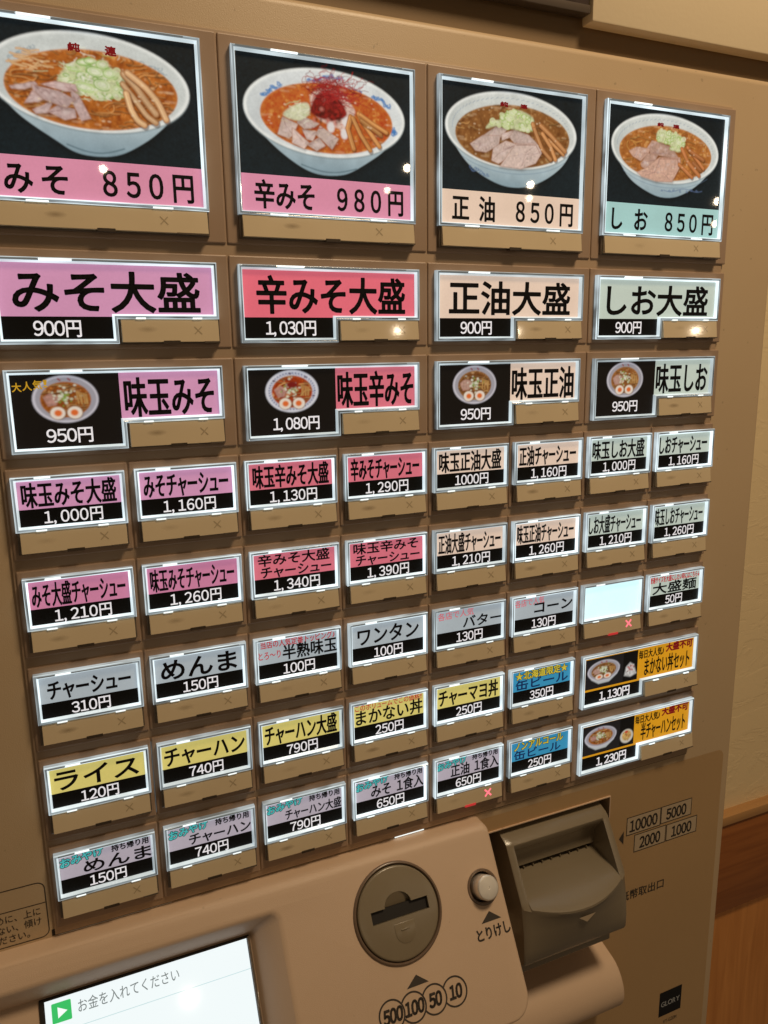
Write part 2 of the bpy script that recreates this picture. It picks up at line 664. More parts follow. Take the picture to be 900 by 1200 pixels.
def soup(cv, pts, base, dark, light, R, rng, noodles, ncol, spots=0, scol=None, cell=9):
    P = np.array(pts)
    sl = cv.win(P[:, 0].min(), P[:, 0].max(), P[:, 1].min(), P[:, 1].max())
    d = cv.sd(pts, sl)
    n = smooth_noise(d.shape, cell, rng) * .6 + smooth_noise(d.shape, cell / 2.5, rng) * .5 + smooth_noise(d.shape, 2, rng) * .15
    k = np.clip(0.55 + n * 0.32, 0, 1)[..., None]
    c = np.array(lin(*dark)) * (1 - k) + np.array(lin(*base)) * k
    hi = np.clip(n - 0.75, 0, 1)[..., None]
    c = c * (1 - hi) + np.array(lin(*light)) * hi
    e = np.clip(1 + d / 1.6, 0, 1)[..., None] * 0.5
    c = c * (1 - e) + np.array(lin(*light)) * e
    cv.put(np.clip(0.5 - d / 0.7, 0, 1), c, sl)
    save = cv.C.copy()
    x0, x1, y0, y1 = P[:, 0].min(), P[:, 0].max(), P[:, 1].min(), P[:, 1].max()
    for _ in range(noodles):
        w = wiggle(R, R.uniform(x0, x1), R.uniform(y0, y1), R.uniform(5, 15), R.uniform(-.6, .6) + (math.pi if R.random() < .5 else 0), 1.3)
        f = R.uniform(.6, 1.1)
        col = tuple(min(255, int(q * f)) for q in ncol)
        cv.line([(p[0] + .25, p[1] + .35) for p in w], 0.8, tuple(int(q * .55) for q in dark), R.uniform(.3, .6))
        cv.line(w, R.uniform(.45, .8), col, R.uniform(.25, .85))
    for _ in range(spots):
        x, y = R.uniform(x0, x1), R.uniform(y0, y1)
        cv.ell(x, y, R.uniform(.3, 1.4), R.uniform(.2, .8), scol, soft=.6, alpha=R.uniform(.3, .8))
    full = cv.sd(pts, (slice(None), slice(None)))
    k = np.clip(0.5 - full / 0.6, 0, 1)[..., None]
    cv.C = save * (1 - k) + cv.C * k


def meat(cv, P, R, rng, col=(198, 172, 170)):
    P = np.array(P, float)
    c = P.mean(0)
    P = c + (P - c) * 1.13
    cv.poly(P + [0.5, 0.9], (70, 34, 18), soft=1.2, alpha=.55)
    f = R.uniform(.92, 1.06)
    cv.poly(P, tuple(min(255, int(q * f)) for q in col), soft=.3, edge=(176, 136, 120), ew=.5, tex=.10, rng=rng)
    for _ in range(3):
        a, b = P[R.randrange(len(P))], P[R.randrange(len(P))]
        cv.line([c + (a - c) * .75, c + (b - c) * .3 + [R.uniform(-1, 1), R.uniform(-1, 1)], c + (b - c) * .8], R.uniform(.3, .6), (146, 112, 112), .5)
    for _ in range(9):
        q = c + (P[R.randrange(len(P))] - c) * R.uniform(.1, .7)
        cv.ell(q[0], q[1], R.uniform(.4, 1.2), R.uniform(.3, .7), (222, 204, 202), soft=.9, alpha=.45)


def onions(cv, P, R, rng, n, green):
    P = np.array(P, float)
    cv.poly(P + [.6, 1.0], (60, 30, 12), soft=1.5, alpha=.5)
    cv.poly(smoothp(P, 4), (196, 204, 160), soft=.6, tex=.15, rng=rng)
    x0, x1, y0, y1 = P[:, 0].min(), P[:, 0].max(), P[:, 1].min(), P[:, 1].max()
    for _ in range(n):
        x, y = R.uniform(x0, x1), R.uniform(y0, y1)
        if float(cv.sd(P, cv.win(x, x, y, y)).min()) > -.3:
            continue
        r = R.uniform(0.9, 2.4)
        a = R.uniform(.45, .9)
        th = R.uniform(-.7, .7)
        ring_ = []
        for t in np.linspace(0, 2 * math.pi, 16):
            u, v = r * math.cos(t), r * a * math.sin(t)
            ring_.append((x + u * math.cos(th) - v * math.sin(th), y + u * math.sin(th) + v * math.cos(th)))
        cv.poly(ring_[:-1], (226, 232, 206), alpha=.6)
        cv.line(ring_, .5, green if R.random() < .55 else (210, 222, 170), .85)
        if R.random() < .5:
            cv.line([(q[0] * .6 + x * .4, q[1] * .6 + y * .4) for q in ring_], .35, (176, 200, 128), .7)


def strips(cv, S, R, w=3.0, col=(214, 162, 110), shade=(150, 92, 48)):
    for P in S:
        P = np.array(P, float)
        t = np.linspace(0, 1, 9)
        if len(P) > 2:
            k = np.linspace(0, len(P) - 1, 9)
            P = np.stack([np.interp(k, range(len(P)), P[:, 0]), np.interp(k, range(len(P)), P[:, 1])], 1)
        f = R.uniform(.85, 1.12)
        cc = tuple(min(255, int(q * f)) for q in col)
        cv.line(P + [.5, .8], w * 1.05, (60, 28, 10), .6)
        cv.line(P, w * R.uniform(.8, 1.1), cc, 1, shade=shade)
        cv.line(P + [-.5, -.35], .5, tuple(min(255, q + 34) for q in cc), .7)
        cv.line(P + [.25, .3], .3, tuple(int(q * .78) for q in cc), .6)
        cv.line(P + [.75, .1], .3, tuple(min(255, q + 18) for q in cc), .5)


def scroll(cv, a, b, R, col, w=.5, amp=1.6, alpha=.8):
    a, b = np.array(a, float), np.array(b, float)
    d = b - a
    n = np.array([-d[1], d[0]]) / max(np.hypot(*d), 1e-6)
    for k in range(7):
        t0 = k / 7 + R.uniform(-.04, .04)
        c = a + d * t0 + n * R.uniform(-amp, amp) * .6
        r = R.uniform(.5, 1.0) * amp
        s0 = R.uniform(0, 6)
        P = [c + r * (1 - q * .12) * np.array([math.cos(s0 + q * .9), .7 * math.sin(s0 + q * .9)]) for q in range(7)]
        cv.line(P, w, col, alpha)
    cv.line([a + d * t + n * math.sin(t * 9) * amp * .6 for t in np.linspace(0, 1, 12)], w * 1.2, col, alpha * .8)


def ell_fit(P, n=72):
    """the ellipse through a bowl rim's picked points"""
    P = np.array(P, float)
    c = P.mean(0)
    Q = (P - c) / 40
    x, y = Q[:, 0], Q[:, 1]
    A = np.stack([x * x, x * y, y * y, x, y], 1)
    a, b, c2, d, e = np.linalg.lstsq(A, np.ones(len(x)), rcond=None)[0]
    S = np.array([[a, b / 2], [b / 2, c2]])
    ce = -0.5 * np.linalg.solve(S, [d, e])
    k = 1 + ce @ S @ ce
    w, U = np.linalg.eigh(S / k)
    t = np.linspace(0, 2 * math.pi, n, endpoint=False)
    E = (U / np.sqrt(w)) @ np.stack([np.cos(t), np.sin(t)]) + ce[:, None]
    return E.T * 40 + c


BOWLS = [{'rim':[[2.8,20.4],[7.4,15.2],[10.8,11.7],[21.5,6.9],[39.9,2.8],[65.2,2.4],[87.8,8.8],[101.5,18.3],[103.8,24.9],[98.0,35.2],[79.2,45.1],[55.6,49.8],[33.5,47.7],[18.0,42.2],[8.4,34.2],[3.1,27.0]],'soup':[[11.6,28.6],[15.9,21.9],[23.8,15.7],[36.9,11.4],[53.4,9.6],[70.2,10.4],[84.9,15.2],[94.0,22.0],[95.9,29.2],[93.6,36.2],[85.4,42.2],[68.5,46.4],[50.1,47.2],[30.4,45.8],[17.1,40.7],[12.0,34.9]],'body':[[5.3,34.5],[13.8,42.1],[22.6,48.7],[32.8,54.8],[41.2,60.2],[51.1,61.6],[62.7,60.5],[72.4,55.9],[85.0,47.4],[95.3,38.4],[103.7,26.1],[52.5,19.6]],'pork':[[[13.9,31.0],[24.7,28.0],[26.1,29.3],[20.1,31.9],[14.8,32.2]],[[20.0,38.2],[25.5,30.2],[30.4,35.0],[25.9,37.1]],[[23.4,41.1],[32.9,36.3],[30.2,42.0],[24.8,42.9]],[[30.8,41.4],[35.5,38.2],[43.1,39.1],[43.3,42.9],[38.2,44.5]],[[28.8,28.8],[35.5,26.7],[44.1,27.1],[45.0,30.2],[39.4,30.8]],[[42.5,30.5],[45.9,32.3],[50.6,42.2],[46.0,43.7],[42.8,35.9]],[[24.5,29.8],[36.1,31.2],[42.9,34.2],[38.7,38.4],[29.2,35.7],[25.3,32.4]]],'onion':[[36.1,25.8],[42.8,17.6],[53.0,14.2],[61.8,16.3],[69.3,22.0],[68.2,28.8],[57.0,32.7],[48.3,29.8],[40.8,27.4]],'menma':[[[68.5,24.3],[74.3,31.4],[79.7,38.8],[84.2,41.7]],[[69.9,28.6],[71.6,36.2],[74.7,41.5],[78.1,43.4]],[[69.3,19.3],[74.9,24.7],[80.2,32.0],[84.5,37.2]],[[71.3,18.5],[79.6,24.2],[86.1,31.3],[89.8,39.5]]],'kan':[[[42.7,7.5],[48.3,11.0]],[[60.9,6.9],[66.2,10.9]]],'blue':[[[14.3,16.9],[27.3,12.1]],[[77.5,12.8],[92.0,16.6]]]},{'rim':[[3.3,27.6],[5.7,20.1],[13.0,12.6],[24.8,7.4],[41.6,4.2],[59.9,3.7],[77.5,6.8],[93.0,12.8],[101.6,19.6],[103.8,27.9],[99.4,36.8],[87.2,44.6],[68.8,50.1],[49.7,51.2],[31.4,49.2],[16.2,43.1],[7.2,36.0]],'soup':[[13.1,29.7],[16.5,22.6],[24.4,16.5],[36.4,13.1],[53.5,10.6],[69.7,12.0],[85.1,18.0],[94.2,26.0],[94.1,35.0],[87.3,42.4],[71.5,47.3],[53.6,48.7],[35.1,46.8],[19.8,41.7],[14.2,35.9]],'body':[[6.1,35.6],[13.9,42.2],[21.8,49.0],[31.1,55.2],[39.5,59.5],[48.2,61.6],[59.5,61.2],[67.3,59.1],[79.2,52.1],[89.9,45.0],[102.2,33.1],[50.7,22.7]],'pork':[[[37.9,37.4],[46.5,37.7],[43.8,42.8],[40.2,42.0]],[[37.0,29.9],[47.6,33.2],[44.1,35.7],[39.1,36.7],[35.0,33.9]],[[26.1,32.1],[34.4,35.0],[31.7,40.6],[29.2,42.4],[23.1,40.9]],[[31.9,37.4],[41.1,44.1],[38.1,47.4],[31.6,44.9]],[[49.0,34.7],[59.5,40.3],[55.5,46.1],[46.4,39.3]],[[40.7,45.2],[47.6,41.1],[51.2,44.9],[46.1,48.0]]],'onion':[[26.2,30.5],[32.3,25.1],[40.9,22.6],[42.5,27.8],[35.7,32.7]],'mound':[[42.8,19.2],[51.0,13.6],[62.1,13.9],[69.5,21.8],[70.7,26.1],[64.0,36.6],[60.3,34.7],[54.1,33.1],[46.7,29.5]],'sauce':[[43.2,24.5],[47.1,17.7],[54.6,15.3],[62.0,19.3],[65.6,26.6],[59.1,30.5],[49.2,30.4],[43.1,27.7]],'menma':[[[68.1,27.4],[66.0,34.2],[69.6,45.0]],[[69.4,27.9],[74.3,36.8],[80.6,45.2]],[[73.3,25.3],[77.0,31.0],[86.6,42.4]],[[74.5,25.7],[82.2,29.9],[91.4,34.1]],[[75.1,28.9],[87.4,35.6]]],'kan':[],'blue':[[[14.3,21.2],[25.7,14.3]],[[42.6,9.7],[63.6,6.3]],[[67.2,12.8],[75.4,14.1]],[[83.2,14.4],[94.3,19.8]],[[94.8,32.1],[97.4,34.7]]]},{'rim':[[2.8,24.4],[5.4,17.2],[14.0,9.7],[26.9,4.9],[43.6,2.1],[60.9,1.9],[78.7,5.3],[93.3,11.8],[101.5,19.0],[103.2,27.0],[99.5,34.5],[87.8,41.5],[69.8,46.4],[50.8,47.8],[32.2,46.3],[17.8,42.1],[8.4,36.2],[3.7,30.0]],'soup':[[9.3,28.5],[14.1,20.5],[23.4,14.9],[37.7,10.8],[53.6,8.7],[68.6,9.8],[84.2,14.7],[95.0,22.7],[97.4,31.6],[93.0,37.0],[82.6,41.9],[67.2,45.6],[48.2,47.0],[32.2,45.3],[19.0,40.6],[11.3,35.0]],'body':[[3.7,30.0],[11.9,40.7],[20.2,48.7],[31.2,54.7],[44.8,59.2],[57.3,59.7],[68.8,57.6],[82.9,51.0],[94.5,42.0],[102.7,31.1],[50.2,23.8]],'pork':[[[29.6,30.0],[39.2,23.8],[47.7,24.0],[42.9,29.3],[35.6,30.9]],[[44.1,27.3],[52.7,24.5],[50.3,28.7],[44.2,31.2]],[[21.3,35.1],[29.6,30.0],[41.7,28.9],[40.6,34.4],[32.1,39.0],[24.9,38.6]],[[50.3,28.7],[54.0,24.4],[64.1,26.4],[70.6,30.8],[64.2,32.4],[54.1,31.8]],[[37.1,43.5],[38.2,36.5],[46.7,31.9],[54.2,33.2],[49.3,40.5],[42.0,45.0]],[[44.5,46.3],[49.3,40.5],[55.4,33.1],[70.6,31.8],[74.0,36.5],[69.6,42.9],[59.5,46.7]]],'onion':[[31.9,25.0],[35.5,20.8],[42.7,18.7],[46.3,14.5],[56.1,11.9],[67.5,15.3],[67.7,21.2],[61.5,24.2],[49.0,23.4],[40.4,22.8]],'menma':[[[80.8,27.9],[92.9,36.0]],[[67.7,19.2],[71.8,28.7],[77.1,35.3]],[[74.0,19.6],[82.0,24.8],[94.2,33.9]],[[75.5,24.4],[82.2,31.8],[86.5,39.6]],[[69.0,22.1],[75.8,34.4],[82.5,39.9]]],'kan':[[[42.5,8.2],[48.1,10.5]],[[57.9,8.3],[63.0,10.1]]],'blue':[[[20.2,49.6],[34.8,53.5]]]},{'rim':[[2.9,25.3],[5.3,17.7],[14.2,10.5],[29.0,4.9],[44.3,2.2],[62.9,2.5],[79.6,6.6],[92.6,12.7],[102.0,21.7],[103.1,29.5],[97.8,36.8],[85.7,43.1],[69.4,46.9],[51.8,47.9],[34.5,46.2],[18.7,40.7],[8.1,34.1]],'soup':[[9.4,29.3],[13.7,21.6],[23.4,15.2],[35.9,11.2],[51.5,9.3],[67.6,10.1],[83.1,15.5],[93.6,22.4],[96.9,30.0],[93.4,35.2],[82.7,40.9],[67.9,45.4],[50.4,46.1],[34.4,44.3],[19.8,38.8],[11.3,33.8]],'body':[[4.1,28.9],[12.2,38.4],[20.4,47.2],[32.4,53.1],[45.9,57.5],[56.7,58.1],[67.4,56.2],[80.7,49.9],[91.2,42.3],[101.6,31.6],[52.5,22.0]],'pork':[[[35.6,25.3],[39.2,20.7],[45.8,21.1],[40.8,24.8],[38.4,27.9]],[[19.8,28.9],[25.4,26.1],[37.0,26.1],[35.9,29.0],[29.8,34.2],[23.2,31.9]],[[38.9,25.0],[45.8,21.6],[56.6,23.5],[63.2,29.7],[50.4,29.8],[39.1,28.8]],[[30.6,36.1],[35.9,29.5],[44.5,30.2],[42.8,33.2],[35.3,39.5],[31.3,37.9]],[[29.0,41.9],[35.3,39.5],[46.6,32.0],[63.9,30.6],[65.0,35.4],[58.4,46.0],[45.1,46.5],[33.1,44.4]]],'onion':[[42.9,17.1],[45.1,12.7],[51.8,13.0],[63.9,14.3],[69.8,19.5],[66.2,25.6],[59.4,25.2],[55.1,21.7],[45.8,20.6]],'menma':[[[79.1,32.3],[86.5,36.7]],[[67.4,23.6],[73.6,31.8],[85.5,40.7]],[[72.7,22.2],[81.6,29.2],[89.2,35.5]],[[65.6,34.3],[78.6,42.2]],[[74.3,24.0],[88.6,29.6]]],'kan':[[[43.5,8.2],[48.9,10.0]],[[58.0,8.2],[63.5,10.0]]],'blue':[[[52.2,52.8],[89.2,50.9]]]}]


def big_bowl(i):
    b = BOWLS[i]
    R = random.Random(40 + i)
    rng = np.random.default_rng(7 + i)
    W, H = 107.2, 63.5
    cv = Print(W, H, 0.34, (14, 24, 29))
    n = smooth_noise(cv.X.shape, 3, rng) * .14 + smooth_noise(cv.X.shape, 1.5, rng) * .16 + smooth_noise(cv.X.shape, 70, rng) * .12
    # leather table: finer and paler towards the lower edge of the print, as in the photograph printed there
    cv.C *= (1 + n + 0.55 * (cv.Y / H) ** 2)[..., None]
    rim = ell_fit(b['rim'])
    rc0 = rim.mean(0)
    eL, eR = rim[rim[:, 0].argmin()], rim[rim[:, 0].argmax()]
    picks = [q for q in b['body'] if q[1] > rc0[1] + 13]
    bp_ = np.array([list(rc0 + (eL - rc0) * .96), list(rc0 + (eL - rc0) * .97 + [1.0, 5.5])] + [q for q in picks] + [list(rc0 + (eR - rc0) * .97 + [-1.0, 5.5]), list(rc0 + (eR - rc0) * .96), [rc0[0], rc0[1] - 5]])
    bp_ = bp_[:2].tolist() + sorted(bp_[2:-3].tolist()) + bp_[-3:].tolist()
    body = np.array(bp_, float)
    for _ in range(3):
        nx_ = np.roll(body, -1, 0)
        body = np.stack([body * .75 + nx_ * .25, body * .25 + nx_ * .75], 1).reshape(-1, 2)
    cv.poly(body + [0, 1.2], (6, 6, 7), soft=3, alpha=.7)
    sl = (slice(None), slice(None))
    d = cv.sd(body, sl)
    low, side = (196, 214, 222), (136, 162, 176)
    k = np.clip((cv.Y - 34) / 26, 0, 1)[..., None]
    c = np.array(lin(*low)) * (1 - k) + np.array(lin(*side)) * k
    cv.put(np.clip(.5 - d / .5, 0, 1), c, sl)
    if i == 0 or i == 1:
        yb = max(p[1] for p in b['body'])
        xm = [p[0] for p in b['body'] if p[1] > yb - 3]
        xa, xb = min(xm) - 3, max(xm) + 4
        cv.line([(xa + (xb - xa) * t, yb - 5.2 + 3.2 * math.sin(math.pi * t)) for t in np.linspace(0, 1, 14)], .8, (92, 116, 128), .8)
    sp = ell_fit(b['soup'])
    if i >= 2:
        rc = rim.mean(0)
        lo = [rc + (p - rc) * [1.0, 1.0] + [0, 3.0] for p in rim if p[1] > rc[1] + 6 and 12 < p[0] < 95]
        lo = sorted(lo, key=lambda q: q[0])
        cv.line(lo, .35, (90, 120, 150), .6)
    cv.poly(rim + [0, .6], (120, 138, 146), soft=.6)
    cv.poly(rim, (238, 244, 244), soft=.5)
    rc = rim.mean(0)
    inner = rc + (rim - rc) * [.965, .955]
    cv.poly(inner, (206, 214, 214) if i != 1 else (218, 226, 230), soft=.9, tex=.03, rng=rng)
    # inner wall: paler at the top, in half tone at the left
    d = cv.sd(inner, sl)
    k = (np.clip(.5 - d / .8, 0, 1) * np.clip((24 - cv.X) / 24, 0, 1) * .35)
    cv.put(k, (142, 156, 160), sl)
    blue = [(150, 168, 178), (64, 124, 190), (84, 110, 150), (88, 110, 150)][i]
    for q in b['blue']:
        scroll(cv, q[0], q[1], R, blue, w=.55 if i != 1 else 1.0, amp=1.8, alpha=.75)
    if i >= 2:
        band = rc + (rim - rc) * [.90, .86]
        for q in range(0, len(band), 1):
            if band[q][1] < rc[1]:
                cv.line([band[q], (band[q] + band[(q + 1) % len(band)]) / 2 + [0, .7]], .35, (128, 150, 176), .7)
    if i == 1:
        cv.line([b['blue'][2][0], b['blue'][2][1]], .9, (58, 110, 180), .8)
    if i == 0:
        soup(cv, sp, (196, 116, 44), (136, 62, 16), (218, 150, 84), R, rng, 150, (218, 156, 92), 60, (232, 190, 140))
    elif i == 1:
        soup(cv, sp, (198, 116, 48), (176, 62, 24), (212, 146, 76), R, rng, 14, (214, 120, 60), 70, (178, 44, 16), cell=7)
    elif i == 2:
        soup(cv, sp, (150, 100, 52), (106, 62, 26), (182, 136, 84), R, rng, 46, (186, 140, 84), 110, (196, 160, 110))
    else:
        soup(cv, sp, (186, 118, 56), (140, 80, 32), (206, 148, 88), R, rng, 70, (220, 160, 84), 60, (226, 180, 110))
    if i == 0:
        for q in ((16, 17), (20, 14), (26, 18), (14, 20), (22, 21)):
            for _ in range(3):
                cv.line(wiggle(R, q[0] + R.uniform(-2, 2), q[1] + R.uniform(-1.5, 1.5), 7, R.uniform(-.3, .9), .8), 1.1, (226, 190, 140), .85, shade=(180, 110, 60))
        onions(cv, b['onion'], R, rng, 70, (118, 164, 66))
        P = np.array(b['onion'])
        cx, cy = P.mean(0)
        for _ in range(90):
            q = (cx + R.gauss(0, 8), cy + R.gauss(0, 5.5))
            cv.line(wiggle(R, q[0], q[1], R.uniform(3, 8), R.uniform(0, 6.3), 1.0), .4, R.choice([(232, 238, 216), (206, 220, 172), (168, 198, 112), (240, 242, 228)]), .75)
        for dx, dy, r in ((-8, -4, 3.4), (-3, -8, 3.8), (2, -4, 4.2), (6, -8, 3.2), (0, -9, 3), (-4, 4, 5.5), (5, 2, 4.2), (9, -4, 3)):
            A = np.linspace(0, 2 * math.pi, 22)
            rr = [(cx + dx + r * math.cos(a), cy + dy + r * (.5 + .03 * dx) * math.sin(a) + r * .1 * (dx % 3 - 1) * math.cos(a)) for a in A]
            cv.poly(rr[:-1], (224, 232, 206), alpha=.7, tex=.06, rng=rng, edge=(206, 222, 170), ew=1.0)
            cv.line(rr[2:R.randrange(14, 22)], .5, R.choice([(140, 184, 84), (118, 166, 66), (176, 208, 126)]), .85)
            cv.line([(q[0] * .65 + (cx + dx) * .35, q[1] * .65 + (cy + dy) * .35) for q in rr], .4, (176, 206, 130), .8)
    if i != 0:
        for P in b['pork']:
            meat(cv, P, R, rng, (202, 182, 174) if i != 3 else (196, 160, 144))
        if i == 3 or i == 2:
            q = b['pork'][-1]
            cv.line(q[2:5], .8, (120, 60, 44), .5)
        if i == 1:
            o_ = np.array(b['onion'], float)
            cv.poly(o_ + [.5, .9], (90, 34, 14), soft=1.2, alpha=.5)
            cv.poly(smoothp(o_, 4), (206, 210, 178), soft=.6, tex=.10, rng=rng)
            for _ in range(26):
                q = o_.mean(0) + [R.gauss(0, 4.5), R.gauss(0, 2.6)]
                cv.line(wiggle(R, q[0], q[1], R.uniform(3, 7), R.uniform(-1.2, .2), .8), .5, R.choice([(224, 226, 204), (188, 200, 150), (206, 190, 160)]), .7)
        else:
            onions(cv, b['onion'], R, rng, 60, (150, 184, 84))
    else:
        for P in b['pork']:
            meat(cv, P, R, rng)
    if i == 1:
        mp = np.array(b['mound'])
        cv.poly(smoothp(mp, 3), (214, 186, 176), soft=.6, tex=.12, rng=rng)
        for _ in range(26):
            q = mp.mean(0) + [R.uniform(-12, 12), R.uniform(-13, 14)]
            cv.line(wiggle(R, q[0], q[1], 7, R.uniform(0, 3), 1), .45, (168, 40, 36), .8)
        for dx, dy in ((-2.5, 9), (6, 12), (7, 5)):
            cv.ell(mp.mean(0)[0] + dx, mp.mean(0)[1] + dy, 2.3, 2.9, (226, 222, 224), soft=.6)
        cv.poly(smoothp(b['sauce'], 4), (122, 22, 18), soft=.7, tex=.35, rng=rng)
        s0 = np.array(b['sauce']).mean(0)
        for _ in range(22):
            q = s0 + [R.uniform(-8, 8), R.uniform(-6, 8)]
            cv.ell(q[0], q[1], R.uniform(.5, 1.6), R.uniform(.4, 1.6), R.choice([(64, 10, 8), (164, 44, 36), (196, 120, 110), (90, 14, 10)]), soft=.7, alpha=.8)
        t0 = np.array([57.6, 14.5])
        for _ in range(340):
            q = t0 + [R.gauss(0, 7.0), R.gauss(0, 3.8)]
            w_ = wiggle(R, q[0], q[1], R.uniform(5, 12), R.uniform(0, 6.3), 1.6)
            cv.line(w_, .32, R.choice([(150, 22, 28), (112, 12, 20), (176, 44, 42)]), .85)
        cv.line([(65, 9), (69, 6), (70, 3)], .45, (176, 30, 34), 1)
    for _ in range(12):
        a = R.uniform(0, 2 * math.pi)
        q = sp[int(a / 2 / math.pi * len(sp)) % len(sp)]
        q = rc + (q - rc) * R.uniform(.86, .96)
        cv.ell(q[0], q[1], R.uniform(1.2, 3.2), R.uniform(.2, .4), (240, 214, 176), soft=.7, alpha=.35)
    strips(cv, b['menma'], R, w=[3.8, 3.1, 3.2, 3.0][i], col=[(228, 186, 140), (206, 146, 84), (208, 150, 96), (186, 118, 70)][i])
    for _ in range(26):
        q = sp[R.randrange(len(sp))]
        q = rc + (q - rc) * R.uniform(.5, .96)
        cv.ell(q[0], q[1], R.uniform(.2, .8), R.uniform(.15, .4), (244, 222, 190), soft=.4, alpha=R.uniform(.4, .9))
    cv.C *= (1 + .03 * smooth_noise(cv.X.shape, 1.2, rng) + .04 * smooth_noise(cv.X.shape, 12, rng))[..., None]
    return cv, b


def small_bowl(cv, cx, cy, rx, ry, kind, R, rng, eggs=True, side_view=False):
    """kind 0 miso, 1 spicy, 2 soy, 3 salt"""
    if side_view:
        cv.poly([(cx - rx, cy), (cx - rx * .75, cy + ry * .75), (cx - rx * .3, cy + ry * 1.25), (cx + rx * .35, cy + ry * 1.22), (cx + rx * .85, cy + ry * .6), (cx + rx, cy - ry * .2)], (190, 196, 200), soft=.5)
    cv.ell(cx, cy, rx, ry, (214, 216, 228) if kind == 1 else (204, 202, 214), soft=.4)
    cv.ell(cx + rx * .01, cy - ry * .01, rx * .93, ry * .92, (206, 208, 218) if kind == 1 else (160, 158, 168), soft=.5)
    if kind == 1:
        for a in np.linspace(0, 2 * math.pi, 46):
            cv.ell(cx + rx * .86 * math.cos(a), cy + ry * .86 * math.sin(a), .5, .45, (66, 82, 140), alpha=.8)
            cv.ell(cx + rx * .80 * math.cos(a + .05), cy + ry * .80 * math.sin(a + .05), .35, .3, (90, 110, 170), alpha=.6)
        for a in (-1.65, -.9, -2.5, 0.3):
            cv.ell(cx + rx * .84 * math.cos(a), cy + ry * .84 * math.sin(a), .9, .6, (70, 30, 70), alpha=.8)
    A = np.linspace(0, 2 * math.pi, 40, endpoint=False)
    sp = np.array([(cx + rx * .77 * math.cos(a), cy + ry * .02 + ry * .76 * math.sin(a)) for a in A])
    cols = [((160, 88, 30), (110, 52, 12), (188, 118, 54)), ((172, 66, 18), (132, 34, 10), (196, 98, 40)), ((132, 82, 38), (88, 50, 20), (172, 126, 74)), ((156, 98, 48), (108, 62, 26), (190, 138, 80))][kind]
    soup(cv, sp, cols[0], cols[1], cols[2], R, rng, 30, (206, 156, 96), 10, (220, 180, 130), cell=4)
    cv.poly([(cx - rx * .68, cy - ry * .1), (cx - rx * .45, cy - ry * .28), (cx - rx * .2, cy - ry * .1), (cx - rx * .3, cy + ry * .25), (cx - rx * .55, cy + ry * .28)], (176, 132, 120), soft=.5, tex=.15, rng=rng)
    if kind in (2, 3):
        cv.ell(cx - rx * .38, cy - ry * .02, rx * .26, ry * .26, (182, 146, 132), soft=.6, tex=.1, rng=rng)
    for _ in range(48):
        x, y = cx + R.gauss(-.02, .16) * rx, cy + R.gauss(-.08, .18) * ry
        cv.ell(x, y, R.uniform(.3, .9), R.uniform(.25, .7), R.choice([(224, 228, 210), (206, 214, 184), (214, 220, 200), (128, 164, 70)]), soft=.4, alpha=.85)
    if kind == 1:
        cv.ell(cx, cy - ry * .3, rx * .22, ry * .17, (120, 26, 22), soft=.9)
    for k in range(7):
        x = cx + rx * (.34 + k * .05)
        cv.line([(x, cy - ry * (.3 - k * .02)), (x + R.uniform(-1, 1.4), cy + ry * .22)], .7, (200, 158, 96), .9, shade=(140, 96, 48))
    for a in (-.18, .12) if kind != 1 else ():
        cv.line([(cx + rx * a, cy - ry * .86), (cx + rx * a + .9, cy - ry * .80)], 1.0, (150, 50, 50), .8)
    if eggs:
        for sgn in (-1, 1):
            ex, ey = cx + (sgn * .26 - .02) * rx, cy + .58 * ry
            cv.ell(ex + .3, ey + .4, rx * .235, ry * .27, (80, 40, 20), soft=.8, alpha=.6)
            cv.ell(ex, ey, rx * .235, ry * .27, (232, 222, 210), soft=.4, edge=(200, 176, 150), ew=.5)
            cv.ell(ex + sgn * -.2, ey, rx * .12, ry * .14, (222, 108, 50), soft=.5, edge=(226, 140, 70), ew=.6)


# ------------------------------------------------------------------ the ticket machine
machine = bpy.data.objects.new('ticket_machine', None)
COL.objects.link(machine)
machine.location = (0, 0, 0)
tag(machine, 'beige meal ticket vending machine with rows of lit menu buttons against the cream wall', 'vending machine')

# cabinet: one steel shell, softly rounded front edges
box('cabinet', machine, M['chassis'], -190, 574, 2.6, 330, -1500, 25, bev=5.0, seg=4)
# board the buttons sit on; a dark strip is painted as the shadow gap below it, beside a thin bright lip
sheet('gap_line', machine, M['dark'], [(-3, -528.6), (518.2, -528.6), (518.2, -524), (-3, -524)], 2.45)
ob = box('button_board', machine, M['board'], -1.2, 517.2, 1.0, 8.0, -527.4, 1.5, bev=0.5)
box('led_leak', machine, M['tab'], 232.0, 256.0, 0.9, 2.5, -527.9, -527.3)  # glowing strip painted in for button light leaking under the board
box('led_leak', machine, M['greyslot'], 64.8, 65.2, 0.7, 2.0, -460, -411)  # glowing sliver painted in for light leaking between two buttons
box('ledge_tab', machine, M['console'], 124.0, 131.0, 1.6, 3.0, -538, -530.4, bev=.2)
box('ledge_tab', machine, M['console'], 184.0, 191.0, 1.6, 3.0, -538, -530.4, bev=.2)
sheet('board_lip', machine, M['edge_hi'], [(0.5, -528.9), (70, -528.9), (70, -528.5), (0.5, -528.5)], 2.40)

ZR = [(0, -111.2), (-117.4, -170.2), (-176.0, -228.7), (-234.2, -286.0), (-292.1, -344.0), (-350.0, -403.0), (-408.2, -462.0), (-466.6, -522.6)]


